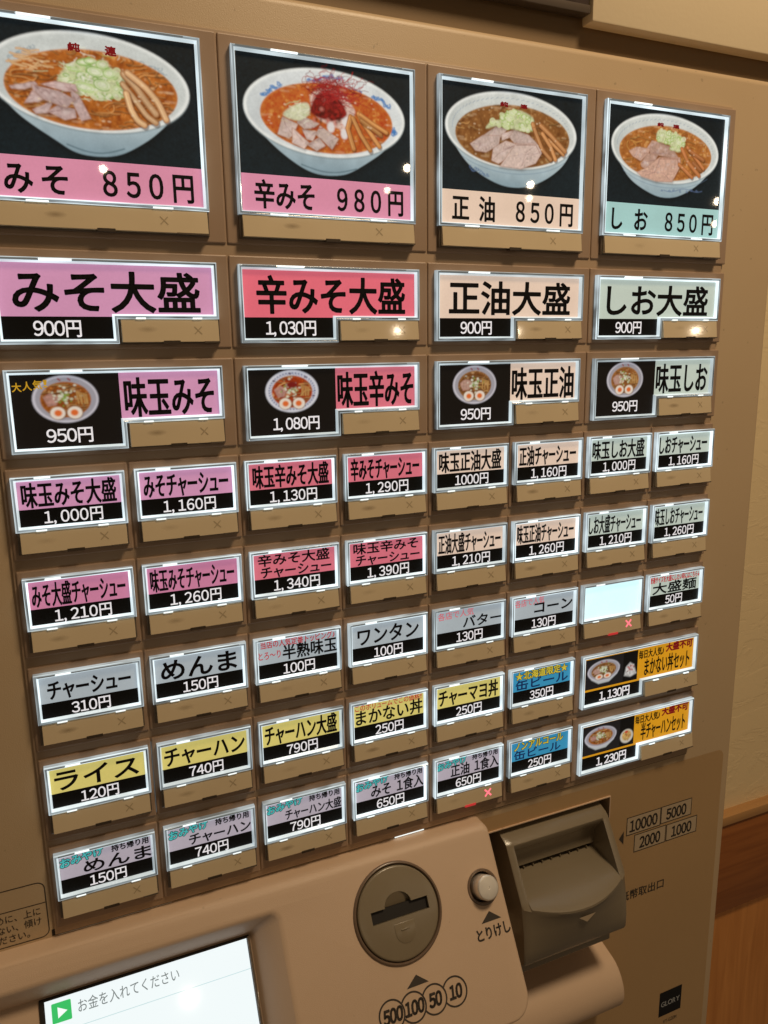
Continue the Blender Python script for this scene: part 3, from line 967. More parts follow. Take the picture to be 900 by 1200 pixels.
def inset(P, d):
    """inset of an axis-aligned outline listed counter-clockwise seen from the front"""
    n = len(P)
    out = []
    for i in range(n):
        a, b, c = np.array(P[i - 1], float), np.array(P[i], float), np.array(P[(i + 1) % n], float)
        e1, e2 = (b - a) / np.hypot(*(b - a)), (c - b) / np.hypot(*(c - b))
        n1, n2 = np.array([-e1[1], e1[0]]), np.array([-e2[1], e2[0]])
        k = n1 + n2
        out.append(tuple(b + k * d / max(1e-6, (k @ k) / 2 * 1.0) * 1.0 if abs(e1 @ e2) > .99 else b + (n1 + n2) * d))
    return out


_mesh_cache = {}


def lens_mesh(key, P):
    if key in _mesh_cache:
        return _mesh_cache[key]
    prof = [(0, 0.2), (0.0, -3.1), (0.30, -3.9), (0.72, -4.1), (0.95, -3.6), (1.55, -3.5), (1.70, -3.85), (1.95, -3.8), (2.75, -1.4)]
    mi = [0, 1, 0, 2, 2, 1, 3, 3]
    rings = [inset(P, d) for d, y in prof]
    n = len(P)
    V, F, MI = [], [], []
    for r, (d, y) in zip(rings, prof):
        V += [(p[0], y, p[1]) for p in r]
    for k in range(len(prof) - 1):
        for i in range(n):
            j = (i + 1) % n
            F.append((k * n + i, k * n + j, (k + 1) * n + j, (k + 1) * n + i))
            MI.append(mi[k])
    me = mesh('lens_frame', V, F, MI)
    fixn = me
    for mt in GL:
        me.materials.append(mt)
    _mesh_cache[key] = fixn
    return fixn


def shared(key, fn):
    if key not in _mesh_cache:
        _mesh_cache[key] = fn()
    return _mesh_cache[key]


def sub(name, me, parent):
    o = bpy.data.objects.new(name, me)
    COL.objects.link(o)
    o.parent = parent
    return o


def boxm(name, mat, *a, bev=0.0):
    me = box_mesh(name, *a, bev=bev)
    me.materials.append(M[mat])
    return me


def poly_mesh(name, mat, P, y):
    me = mesh(name, [(p[0], y, p[1]) for p in P], [tuple(range(len(P)))])
    me.materials.append(mat)
    return me


def bezel_mesh(w, h):
    """raised housing block of one button: bevelled outer edge and a shallow well round the lens"""
    return boxm('menu_button', 'bezel', 0.35, w - 0.35, 0.0, 6.0, -h, 0.0, bev=0.8)


YC = -1.5   # cards
YT = -1.62  # ink
JIT = random.Random(3)


def tilt(me, z0, z1):
    for v in me.vertices:
        v.co.y -= 1.5 * MM * (z0 * MM - v.co.z) / ((z0 - z1) * MM)
    return me


def plate_parts(b, kind, x0, x1, z0, z1, lit=False):
    """tan press plate with its smoked holder, clips, latch notch and sold-out cross"""
    w = x1 - x0
    sub('plate_holder', shared(('hold', kind), lambda: boxm('plate_holder', 'holder', x0 - 1.6, x1 + 1.1, -2.0, 1, z1 - 0.9, z0 + 0.4, bev=.3)), b)
    def slanted():
        me = boxm('press_plate', 'plate', x0, x1, -3.6, -1, z1, z0, bev=.25)
        for v in me.vertices:
            if v.co.y < -2 * MM:
                v.co.y -= (z0 * MM - v.co.z) / ((z0 - z1) * MM) * 1.5 * MM - .3 * MM
        return me
    sub('press_plate', shared(('plate', kind), slanted), b)
    c = x0 + w * .50
    for u in (.20, .78):
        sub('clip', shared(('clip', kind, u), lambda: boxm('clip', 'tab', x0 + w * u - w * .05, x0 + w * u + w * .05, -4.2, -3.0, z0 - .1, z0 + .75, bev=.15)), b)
    n = sub('latch', shared(('latch', kind, lit), lambda: boxm('latch', 'rednotch' if lit else 'notch', c - 4.6, c + 4.6, -5.1, -2, z1 - .9, z1 + .8)), b)
    sub('plate_edge', shared(('pe', kind), lambda: boxm('plate_edge', 'holder', x1 - w * .16, x1 + .3, -5.0, -2, z1 - .5, z1 + .35)), b)
    cx, cz, r = x0 + w * .78, (z0 + z1) / 2, 2.7 if lit else 2.1

    def cross():
        V, F = [], []
        for k, sg in enumerate((1, -1)):
            t = .22 if not lit else .48
            o = len(V)
            yy = -4.25 - k * .02
            q4 = [(cx - r - t, cz - sg * r + sg * t), (cx - r + t, cz - sg * r - sg * t), (cx + r + t, cz + sg * r - sg * t), (cx + r - t, cz + sg * r + sg * t)]
            V += [(p[0], -3.38 - 1.5 * (z0 - p[1]) / (z0 - z1) - k * .02, p[1]) for p in q4]
            F.append((o, o + 1, o + 2, o + 3))
        me = mesh('sold_out_cross', V, F)
        me.materials.append(M['xlit' if lit else 'faint'])
        return me
    sub('sold_out_cross', shared(('x', kind, lit), cross), b)
    A = [(x0 + w * .27 + 6.0 * math.cos(a) * (1 + .1 * math.sin(3 * a)), cz + .2 + 2.2 * math.sin(a)) for a in np.linspace(0, 2 * math.pi, 18, endpoint=False)]
    v = JIT.randrange(3)
    wp = sub('worn_patch', shared(('smudge', kind, v), lambda: tilt(poly_mesh('worn_patch', SMUDGE[v], A, -3.36), z0, z1)), b)
    wp.location = (JIT.uniform(-2.5, 2.5) * MM, 0, JIT.uniform(-.8, .8) * MM)


SMUDGE = []
for _a in (.12, .24, .36):
    mt, nt, bs = new_mat('worn_patch')
    _tc = nt.nodes.new('ShaderNodeTexCoord')
    _mp = nt.nodes.new('ShaderNodeMapping')
    _gr = nt.nodes.new('ShaderNodeTexGradient')
    _gr.gradient_type = 'SPHERICAL'
    _mp.vector_type = 'TEXTURE'
    nt.links.new(_tc.outputs['Generated'], _mp.inputs[0])
    _mp.inputs['Location'].default_value = (.5, .5, .5)
    _mp.inputs['Scale'].default_value = (.5, 1.0, .5)
    nt.links.new(_mp.outputs[0], _gr.inputs[0])
    _mr = nt.nodes.new('ShaderNodeMapRange')
    _mr.inputs['To Max'].default_value = _a
    nt.links.new(_gr.outputs['Fac'], _mr.inputs['Value'])
    nt.links.new(_mr.outputs[0], bs.inputs['Alpha'])
    bs.inputs['Base Color'].default_value = (.24, .165, .09, 1)
    bs.inputs['Roughness'].default_value = .5
    SMUDGE.append(mt)


def button(row, c0, span, label):
    zt, zb = ZR[row]
    w, h = 65.0 * span, (zt - zb)
    b = sub('menu_button', shared(('bz', span, round(h, 1)), lambda: bezel_mesh(w, h)), machine)
    b.location = (c0 * 65 * MM, 0, zt * MM)
    # each block sits a hair off true
    b.rotation_euler = (JIT.uniform(-.0015, .0015), 0, JIT.uniform(-.0015, .0015))
    b['label'] = label
    return b


def lens_tabs(b, x0, x1, z):
    w = x1 - x0
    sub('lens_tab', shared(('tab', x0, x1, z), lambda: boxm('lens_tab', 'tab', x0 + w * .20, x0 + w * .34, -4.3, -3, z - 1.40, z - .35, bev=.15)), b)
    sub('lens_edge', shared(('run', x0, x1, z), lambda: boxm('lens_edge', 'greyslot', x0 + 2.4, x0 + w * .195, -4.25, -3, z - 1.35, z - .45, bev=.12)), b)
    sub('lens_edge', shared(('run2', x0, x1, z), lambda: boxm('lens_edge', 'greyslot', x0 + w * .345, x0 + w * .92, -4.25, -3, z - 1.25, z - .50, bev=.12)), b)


def card(b, col, x0, x1, z0, z1, name='menu_card', y=YC):
    return sub(name, poly_mesh(name, CARD[col], [(x0, z1), (x1, z1), (x1, z0), (x0, z0)], y), b)


def tx(s, b, ink, x0, x1, z0, z1, bold=.4, **k):
    y = k.pop('y', YT)
    return text(s, b, INK[ink], x0, x1, z0, z1, y, bold=bold, **k)


# ---- row 1: tall photo buttons
ROW1 = [('hot', 'みそ 850円', [('み', 16.5, 29.5), ('そ', 34.5, 46.5), ('850円', 64.5, 112)], 'tall photo button for miso ramen on a pink strip, 850 yen, at the top left'),
        ('hot', '辛みそ 980円', [('辛みそ', 17.5, 53.5), ('980円', 68.5, 112)], 'tall photo button for spicy miso ramen under red chilli threads, 980 yen'),
        ('peach', '正油 850円', [('正', 17.5, 29.5), ('油', 37.5, 49), ('850円', 66.0, 112)], 'tall photo button for soy ramen on a peach strip, 850 yen'),
        ('aqua', 'しお 850円', [('し', 16.5, 25.5), ('お', 37, 48.5), ('850円', 65.5, 112)], 'tall photo button for salt ramen on a pale aqua strip, 850 yen, at the top right')]
for i, (col, _, segs, lab) in enumerate(ROW1):
    b = button(0, 2 * i, 2, lab)
    P = [(7, -94.9), (120.2, -94.9), (120.2, -5.7), (7, -5.7)]
    sub('lens_frame', lens_mesh('r1', P), b).location = (JIT.uniform(-.22, .22) * MM, 0, JIT.uniform(-.2, .2) * MM)
    lens_tabs(b, 7, 120.2, -5.7)
    cv, bw = big_bowl(i)
    cv.sheet(b, 10.0, -8.6, YC)
    card(b, 'pink' if i == 0 and False else col, 9.9, 117.4, -72.1, -92.3)
    for s, a, c in segs:
        tx(s, b, 'k', a, c, -74.6, -91.2, bold=.75 if not s[0].isdigit() else .7, track=.0 if not s[0].isdigit() else .34)
    for k, q in enumerate(bw['kan']):
        x0, x1 = q[0][0] + 10, q[1][0] + 10
        zz = sorted([-q[0][1] - 8.6, -q[1][1] - 8.6])
        tx('純連'[k], b, 'dr', x0, x1, zz[1] + .2, zz[0] - .4, bold=.5, y=YC - .08)
    plate_parts(b, 'r1', 9.0, 118.8, -94.6, -107.3)

# ---- row 2: wide name buttons
ROW2 = [('pink', 'みそ大盛', 14.5, 111.7, '900円', 22.8, 46.6, 'wide pink button for a large miso ramen, 900 yen'),
        ('red', '辛みそ大盛', 16, 112.5, '1,030円', 20.5, 52, 'wide red-pink button for a large spicy miso ramen, 1,030 yen'),
        ('peach', '正油大盛', 15.5, 112, '900円', 24, 48, 'wide peach button for a large soy ramen, 900 yen'),
        ('salt', 'しお大盛', 15.5, 112, '900円', 24, 48, 'wide pale button for a large salt ramen, 900 yen')]
LZ = [(4.9, -50.0), (66.0, -50.0), (66.0, -36.6), (122.4, -36.6), (122.4, -5.0), (4.9, -5.0)]
for i, (col, s, a, c, pr, pa, pc, lab) in enumerate(ROW2):
    b = button(1, 2 * i, 2, lab)
    sub('lens_frame', lens_mesh('r2', LZ), b).location = (JIT.uniform(-.22, .22) * MM, 0, JIT.uniform(-.2, .2) * MM)
    lens_tabs(b, 4.9, 122.4, -5.0)
    card(b, col, 7.5, 119.8, -7.6, -35.2)
    card(b, 'black', 7.5, 63.4, -35.2, -47.4)
    tx(s, b, 'k', a, c, -10.5, -33.6, bold=1.15)
    tx(pr, b, 'w', pa, pc, -36.2, -46.4, bold=.28, track=-.03)
    plate_parts(b, 'r2', 67.5, 121.5, -36.4, -49.2)

# ---- row 3: small photo and name
ROW3 = [('pink', '味玉みそ', 66.5, 116.5, '950円', 23.8, 47.6, 'wide button with a topped miso ramen photo beside pink lettering, 950 yen'),
        ('rose', '味玉辛みそ', 65.5, 118, '1,080円', 22.4, 52.2, 'wide button with a red ramen photo beside rose lettering, 1,080 yen'),
        ('peach', '味玉正油', 65.5, 117.5, '950円', 24.5, 48, 'wide button with a ramen photo beside peach lettering, 950 yen'),
        ('salt', '味玉しお', 65.5, 117, '950円', 24.5, 48, 'wide button with a ramen photo beside pale lettering, 950 yen')]
LZ3 = [(5.3, -50.0), (66.0, -50.0), (66.0, -35.6), (122.2, -35.6), (122.2, -4.7), (5.3, -4.7)]
for i, (col, s, a, c, pr, pa, pc, lab) in enumerate(ROW3):
    b = button(2, 2 * i, 2, lab)
    sub('lens_frame', lens_mesh('r3', LZ3), b).location = (JIT.uniform(-.22, .22) * MM, 0, JIT.uniform(-.2, .2) * MM)
    lens_tabs(b, 5.3, 122.2, -4.7)
    R, rng = random.Random(90 + i), np.random.default_rng(90 + i)
    cv = Print(56.0, 40.4, 0.34, (18, 14, 12))
    small_bowl(cv, 35.4 - 8, 13.9 - .2, 17.0, 12.9, i, R, rng)
    cv.sheet(b, 7.9, -7.2, YC)
    card(b, col, 63.9, 119.6, -7.2, -34.2)
    tx(s, b, 'k', a, c, -9.3, -33.0, bold=.95)
    tx(pr, b, 'w', pa, pc, -35.8, -45.4, bold=.28, track=-.03)
    if i == 0:
        for k, ch in enumerate('大人気！'):
            tx(ch, b, 'g', 9 + k * 5.2, 13.6 + k * 5.2 - (2.6 if k == 3 else 0), -11.2 + k * .55, -16.4 + k * .55, bold=.18, y=YC - .1)
    plate_parts(b, 'r3', 67.5, 121.3, -35.4, -49.2)

# ---- rows 4 to 8: small buttons, eight to a row
SM = [(3.0, -35.0), (62.6, -35.0), (62.6, -4.1), (3.0, -4.1)]
XA, XB, ZA, ZM, ZB = 5.7, 59.9, -6.7, -22.7, -32.4


def fx(u):
    return XA + (XB - XA) * u


def fz(v):
    return ZA + (ZM - ZA) * v


def small(row, c, col, lines, price, label, pw=None, lit=False):
    b = button(row, c, 1, label)
    sub('lens_frame', lens_mesh('s', SM), b).location = (JIT.uniform(-.22, .22) * MM, 0, JIT.uniform(-.2, .2) * MM)
    lens_tabs(b, 3.0, 62.6, -4.1)
    if price is None:
        card(b, col, XA, XB, ZA, ZB)
    else:
        card(b, col, XA, XB, ZA, ZM)
        card(b, 'black', XA, XB, ZM, ZB)
        n = len(price)
        if pw is None:
            pw = (.23, .80) if n >= 6 else ((.27, .76) if n == 5 else ((.33, .70) if n == 4 else (.34, .67)))
        tx(price, b, 'w', fx(pw[0]), fx(pw[1]), ZM - .5, ZB + .2, bold=.22, track=.03 if n >= 6 else .0)
    for k, ln in enumerate(lines):
        s, ink, u0, u1, v0, v1 = ln[:6]
        kw = dict(ln[6]) if len(ln) > 6 else {}
        bold = kw.pop('bold', .5)
        if kw.pop('ol', False):
            kw['outline'] = (1.15, INK['dg'])
        tx(s, b, ink, fx(u0), fx(u1), fz(v0), fz(v1), bold=bold, y=YT - .05 * k, **kw)
    plate_parts(b, 's', 4.8, 61.2, -35.0, -47.2, lit=lit)
    return b


one = lambda s, u0=.04, u1=.95, v0=.04, v1=.98, bold=.62: [(s, 'k', u0, u1, v0, v1, dict(bold=bold))]
two = lambda a, c: [(a, 'k', .05, .93, -.01, .50, dict(bold=.4)), (c, 'k', .08, .95, .48, .99, dict(bold=.4))]
red = lambda s, u0=.03, u1=.97, v0=-.02, v1=.32, ink='r': (s, ink, u0, u1, v0, v1, dict(bold=.15))
gift = lambda: ('おみやげ', 't', .01, .47, .10, .52, dict(bold=.45, ol=True, rot=7))
away = lambda: ('持ち帰り用', 'k', .56, .97, .02, .33, dict(bold=.34))
R4 = [('pink', '味玉みそ大盛', '1,000円', 'miso'), ('pink', 'みそチャーシュー', '1,160円', 'miso'), ('rose', '味玉辛みそ大盛', '1,130円', 'spicy'), ('rose', '辛みそチャーシュー', '1,290円', 'spicy'),
      ('peach', '味玉正油大盛', '1000円', 'soy'), ('peach', '正油チャーシュー', '1,160円', 'soy'), ('salt', '味玉しお大盛', '1,000円', 'salt'), ('salt', 'しおチャーシュー', '1,160円', 'salt')]
tint = {'pink': 'pink', 'rose': 'rose red', 'peach': 'peach', 'salt': 'pale grey-green', 'ice': 'pale blue-grey', 'yellow': 'yellow', 'lilac': 'lilac grey', 'blue': 'blue'}
for c, (col, s, pr, _) in enumerate(R4):
    small(3, c, col, one(s), pr, 'small %s button reading %s, %s' % (tint[col], s, pr))
R5 = [('magenta', 'みそ大盛チャーシュー', '1,210円'), ('magenta', '味玉みそチャーシュー', '1,260円'), ('rose', ('辛みそ大盛', 'チャーシュー'), '1,340円'), ('rose', ('味玉辛みそ', 'チャーシュー'), '1,390円'),
      ('peach', '正油大盛チャーシュー', '1,210円'), ('peach', '味玉正油チャーシュー', '1,260円'), ('salt', 'しお大盛チャーシュー', '1,210円'), ('salt', '味玉しおチャーシュー', '1,260円')]
tint['magenta'] = 'pink'
for c, (col, s, pr) in enumerate(R5):
    t = s if isinstance(s, str) else s[0] + s[1]
    small(4, c, col, one(s, .03, .96, bold=.5) if isinstance(s, str) else two(*s), pr, 'small %s button reading %s, %s' % (tint[col], t, pr))
shop = lambda u1: ('各店で人気', 'p', .02, u1, .04, .42, dict(bold=.1, rot=2))
R6 = [(one('チャーシュー', .08, .93, .12, .92), '310円', 'チャーシュー'), (one('めんま', .07, .93, .06, .98, .75), '150円', 'めんま'),
      ([red('当店の人気定番トッピング♪'), ('とろ〜り', 'r', .0, .27, .42, .80, dict(bold=.1)), ('半熟味玉', 'k', .30, .99, .26, .94, dict(bold=.5))], '100円', '半熟味玉'),
      (one('ワンタン', .08, .93, .10, .95), '100円', 'ワンタン'),
      ([shop(.56), ('バター', 'k', .40, .99, .34, .94, dict(bold=.45))], '130円', 'バター'),
      ([shop(.50), ('コーン', 'k', .34, .98, .22, .86, dict(bold=.6))], '130円', 'コーン')]
for c, (ln, pr, t) in enumerate(R6):
    small(5, c, 'ice', ln, pr, 'small pale blue-grey button reading %s, %s' % (t, pr), pw=(.30, .70))
small(5, 6, 'blank', [], None, 'blank white glowing button with a lit pink cross', lit=True)
small(5, 7, 'salt', [('普通サイズを大盛にしたい時にはこちら↓', 'r', .01, .99, .0, .36, dict(bold=.22)), ('大盛麺', 'k', .07, .93, .34, .97, dict(bold=.55))], '50円', 'small pale button reading 大盛麺, 50円 under a red line of print', pw=(.33, .66))
R7 = [(one('ライス', .05, .93, .06, .96, .7), '120円', 'ライス', 'yellow'), (one('チャーハン', .03, .97, .08, .95), '740円', 'チャーハン', 'yellow'), (one('チャーハン大盛', .03, .96), '790円', 'チャーハン大盛', 'yellow'),
      ([('このボリュームでこの価格!!', 'r', .02, .97, -.03, .30, dict(bold=.15)), ('まかない丼', 'k', .03, .98, .22, .97, dict(bold=.5))], '250円', 'まかない丼', 'yellow'),
      (one('チャーマヨ丼', .03, .96, .08, .95), '250円', 'チャーマヨ丼', 'yellow'),
      ([('★北海道限定★', 'y', .06, .94, .02, .46, dict(bold=.3, ol=True)), ('缶ビール', 'n', .06, .95, .42, .97, dict(bold=.45))], '350円', '缶ビール', 'blue')]
for c, (ln, pr, t, col) in enumerate(R7):
    small(6, c, col, ln, pr, 'small %s button reading %s, %s' % (tint[col], t, pr), pw=(.30, .70))
R8 = [([gift(), away(), ('めんま', 'k', .25, .99, .36, .97, dict(bold=.5))], '150円', 'めんま', 'lilac'), ([gift(), away(), ('チャーハン', 'k', .24, .99, .40, .95, dict(bold=.4))], '740円', 'チャーハン', 'lilac'),
      ([gift(), away(), ('チャーハン大盛', 'k', .24, .99, .42, .95, dict(bold=.35))], '790円', 'チャーハン大盛', 'lilac'), ([gift(), away(), ('みそ 1食入', 'k', .22, .99, .32, .97, dict(bold=.45))], '650円', 'みそ 1食入', 'lilac'),
      ([gift(), away(), ('正油 1食入', 'k', .22, .99, .32, .97, dict(bold=.45))], '650円', '正油 1食入', 'lilac'),
      ([('ノンアルコール', 'y', .06, .90, .02, .50, dict(bold=.3, ol=True)), ('缶ビール', 'n', .06, .86, .46, .97, dict(bold=.4))], '250円', 'ノンアルコール缶ビール', 'blue')]
for c, (ln, pr, t, col) in enumerate(R8):
    small(7, c, col, ln, pr, 'small %s button reading %s%s, %s' % (tint[col], 'おみやげ ' if col == 'lilac' else '', t, pr), pw=(.30, .70), lit=(c == 4))

# ---- the two wide set-meal buttons at the lower right
LW = [(5.9, -50.2), (68.6, -50.2), (68.6, -38.0), (126.4, -38.0), (126.4, -5.4), (5.9, -5.4)]
for r, (t, pr, kd, lab) in enumerate([('まかない丼セット', '1,130円', 2, 'wide orange set-meal button with ramen photo, 1,130 yen'), ('半チャーハンセット', '1,230円', 1, 'wide orange set-meal button with fried rice photo, 1,230 yen')]):
    b = button(6 + r, 6, 2, lab)
    sub('lens_frame', lens_mesh('w', LW), b).location = (JIT.uniform(-.22, .22) * MM, 0, JIT.uniform(-.2, .2) * MM)
    R, rng = random.Random(60 + r), np.random.default_rng(60 + r)
    card(b, 'orange', 8.6, 123.6, -8.1, -36.6)
    cv = Print(53.0, 25.6, 0.36, (30, 28, 30))
    cv.C[:, cv.X[0] > 38] = lin(10, 9, 10)
    small_bowl(cv, 18.2, 11.2, 16.2, 8.8, 2 if r == 0 else 0, R, rng, eggs=(r == 0), side_view=True)
    if r == 0:
        cv.poly([(39.5, 20), (41, 13), (45, 9.5), (49, 12), (52, 20), (46, 22)], (206, 206, 206), soft=.8, tex=.2, rng=rng)
        for _ in range(26):
            cv.ell(R.uniform(42, 49.5), R.uniform(11, 17), .7, .5, R.choice([(170, 30, 34), (196, 60, 60), (120, 30, 24), (230, 220, 214)]), alpha=.85)
    else:
        cv.ell(45.5, 17, 6.8, 6.2, (208, 204, 194), soft=.5)
        cv.ell(45.5, 16.4, 4.9, 4.6, (196, 160, 96), soft=.6, tex=.2, rng=rng)
        for _ in range(20):
            cv.ell(R.gauss(45.5, 2), R.gauss(16, 1.8), .6, .5, R.choice([(170, 60, 40), (224, 196, 120), (150, 110, 60), (190, 140, 60)]), alpha=.8)
        cv.ell(45, 13.2, 1.6, 1.0, (196, 40, 30), soft=.5)
    cv.sheet(b, 9.8, -9.2, YC - .1)
    card(b, 'black', 8.6, 66.0, -36.6, -47.5)
    tx('毎日大人気♪', b, 'k', 64.0, 90.5, -10.2, -18.0, bold=.35, slant=-.02)
    tx('大盛不可', b, 'dr', 93.0, 122.0, -8.6, -16.2, bold=.75)
    tx(t, b, 'k', 70.5, 119.5, -17.6, -34.2, bold=.45)
    tx(pr, b, 'w', 24.7, 55.4, -37.6, -47.2, bold=.4, track=-.03)
    plate_parts(b, 'w', 70.2, 127.6, -38.6, -51.0)


def corner(cx, cz, r, a0, n=7):
    return [(cx + r * math.cos(math.radians(a0 + 90 * k / n)), cz + r * math.sin(math.radians(a0 + 90 * k / n))) for k in range(n + 1)]


# ------------------------------------------------------------------ lower film panel, its print and the notice on the left
deco = sheet('film_panel', machine, M['decal'], [(296, -548.2), (433.4, -548.2), (433.4, -650), (296, -650), (296, -1400), (564, -1400)] + corner(557, -541.5, 7, 0) + [(296, -534.5)], 2.3)
for (x0, z0, x1, z1, s) in ((455.0, -591.6, 492.0, -575.4, '10000'), (493.8, -590.8, 528.4, -575.2, '5000'), (464.4, -610.4, 499.2, -594.5, '2000'), (501.2, -610.2, 536.2, -594.8, '1000')):
    sheet('denomination_box', machine, M['denom'], [(x0, z0), (x1, z0), (x1, z1), (x0, z1)], 2.16)
    t = .75
    ring('denomination_border', machine, M['ink'], [(x0 - t, z0 - t), (x1 + t, z0 - t), (x1 + t, z1 + t), (x0 - t, z1 + t)], [(x0, z0), (x1, z0), (x1, z1), (x0, z1)], 2.12)
    w = x1 - x0
    n = len(s)
    text(s, machine, M['ink'], x0 + w * (.5 - .083 * n), x0 + w * (.5 + .083 * n), z1 - 1.3, z0 + .4, 2.08, bold=.75, track=.02)
sheet('arrow_mark', machine, M['ink'], [(446.4, -593), (451.6, -599.4), (451.6, -586.6)], 2.14)
text('紙幣取出口', machine, M['ink'], 451.8, 501.5, -648.4, -658.6, 2.14, bold=.25)
sheet('maker_badge', machine, M['blackfilm'], [(506.6, -802.4), (534.0, -802.4), (534.0, -775.4), (506.6, -775.4)], 2.14)
text('GLORY', machine, M['silverprint'], 509.0, 531.8, -785.2, -793.0, 2.08, bold=.25)
text('VT-G20M', machine, M['ink'], 513.0, 529.5, -807.2, -812.4, 2.14, bold=.05)

o1 = rrect(-170, -527.6, -3.9, -488.9, 5)
ring('notice_border', machine, M['ink'], o1, rrect(-169.4, -527.0, -4.5, -489.5, 4.4), 2.45)
sheet('notice_rule', machine, M['ink'], [(-169.4, -503.9), (-4.5, -503.9), (-4.5, -503.4), (-169.4, -503.4)], 2.45)
for s, x0, x1, z0 in (('倒れるおそれがあるために、上に', -84.5, -8.0, -505.6), ('物を載せたり、乗らない、傾け', -78.5, -8.0, -512.4), ('たりしないでください。', -68.6, -15.2, -519.2)):
    text(s, machine, M['ink'], x0, x1, z0, z0 - 5.9, 2.45, bold=.06)


# ------------------------------------------------------------------ sloping console with screen, coin slot and cancel button
def prism(outline, y, t, dirv):
    n = len(outline)
    V = [(p[0], y, p[1]) for p in outline] + [(p[0] + dirv[0] * t, y + dirv[1] * t, p[1] + dirv[2] * t) for p in outline]
    F = [tuple(range(n)), tuple(range(2 * n - 1, n - 1, -1))] + [(i, i + n, (i + 1) % n + n, (i + 1) % n) for i in range(n)]
    return fix(mesh('console', V, F))


OC = corner(304.6 - 6, -6 + .8, 6, 0) + [(-185, .8), (-185, -131)] + corner(304.6 - 16, -131 + 16, 16, 270)
me = prism(OC, 0, 92, (0, .857, .514))
bm = bmesh.new()
bm.from_mesh(me)
ed = [e for e in bm.edges if all(abs(v.co.y) < 1e-7 for v in e.verts)]
bmesh.ops.bevel(bm, geom=ed, offset=3.6 * MM, segments=5, affect='EDGES', profile=0.5)
bm.to_mesh(me)
bm.free()
console = link('console', me, machine, [M['console']])
console.location = (0, -12 * MM, -530 * MM)
console.rotation_euler = (-math.atan(.6), 0, 0)


def cutter_frustum():
    a = rrect(-150, -240, 140, -12.5, 7, n=5)
    b = rrect(-140, -230, 118.0, -25.2, 2, n=5)
    n = len(a)
    V = [(p[0], -3, p[1]) for p in a] + [(p[0] * .3 + q[0] * .7, 10.0, p[1] * .4 + q[1] * .6) for p, q in zip(a, b)] + [(p[0], 20, p[1]) for p in b]
    F = [tuple(range(n)), tuple(range(3 * n - 1, 2 * n - 1, -1))]
    for r in (0, 1):
        F += [(r * n + i, r * n + n + i, r * n + n + (i + 1) % n, r * n + (i + 1) % n) for i in range(n)]
    return fix(mesh('cutter', V, F))


def cyl_mesh(name, cx, cz, r, y0, y1, n=64, bev=0.0, y0r=None):
    return fix(mesh(name, [(cx + r * math.cos(2 * math.pi * i / n), y0, cz + r * math.sin(2 * math.pi * i / n)) for i in range(n)] + [(cx + r * math.cos(2 * math.pi * i / n), y1, cz + r * math.sin(2 * math.pi * i / n)) for i in range(n)],
                    [tuple(range(n)), tuple(range(2 * n - 1, n - 1, -1))] + [(i, i + n, (i + 1) % n + n, (i + 1) % n) for i in range(n)]))


def boolean(obj, meshes):
    for cm in meshes:
        co = bpy.data.objects.new('cutter', cm)
        COL.objects.link(co)
        co.matrix_world = obj.matrix_basis.copy()
        md = obj.modifiers.new('b', 'BOOLEAN')
        md.operation = 'DIFFERENCE'
        md.solver = 'EXACT'
        md.object = co
        bpy.context.view_layer.update()
        nm = bpy.data.meshes.new_from_object(obj.evaluated_get(bpy.context.evaluated_depsgraph_get()))
        obj.modifiers.clear()
        obj.data = nm
        bpy.data.objects.remove(co)


CCX, CCZ = 219.2, -38.0
boolean(console, [cutter_frustum(), cyl_mesh('c', CCX, CCZ, 32.2, -4, 6), cyl_mesh('c', 288.0, -39.6, 10.6, -4, 14, 40)])
console.data.name = 'console'
bm = bmesh.new()
bm.from_mesh(console.data)
bm.edges.ensure_lookup_table()
sel = []
for e in bm.edges:
    if len(e.link_faces) == 2 and e.calc_face_angle(0) > math.radians(18):
        a, b = [v.co / MM for v in e.verts]
        if a.y < 0.05 and b.y < 0.05 and abs(a.y) < .05 and abs(b.y) < .05 and (a.x < 143) and a.z < -5 and a.x > -180:
            sel.append(e)
bmesh.ops.bevel(bm, geom=sel, offset=2.5 * MM, segments=4, affect='EDGES', profile=0.5)
bm.to_mesh(console.data)
bm.free()
auto_smooth(console, 40)

# screen
box('screen_bezel', console, M['dark'], -14.2, 117.3, 18.6, 22, -118, -25.7, bev=.4)
box('screen_trim', console, M['holder'], 115.6, 117.4, 17.0, 20, -118, -26.2, bev=.3)


def emis(name, rgb, s, coat=.6):
    mt, nt, b = new_mat(name)
    b.inputs['Base Color'].default_value = (.04, .04, .04, 1)
    b.inputs['Emission Color'].default_value = lin(*rgb) + (1,)
    b.inputs['Emission Strength'].default_value = s
    b.inputs['Roughness'].default_value = .3
    b.inputs['Coat Weight'].default_value = coat
    b.inputs['Coat Roughness'].default_value = .05
    return mt


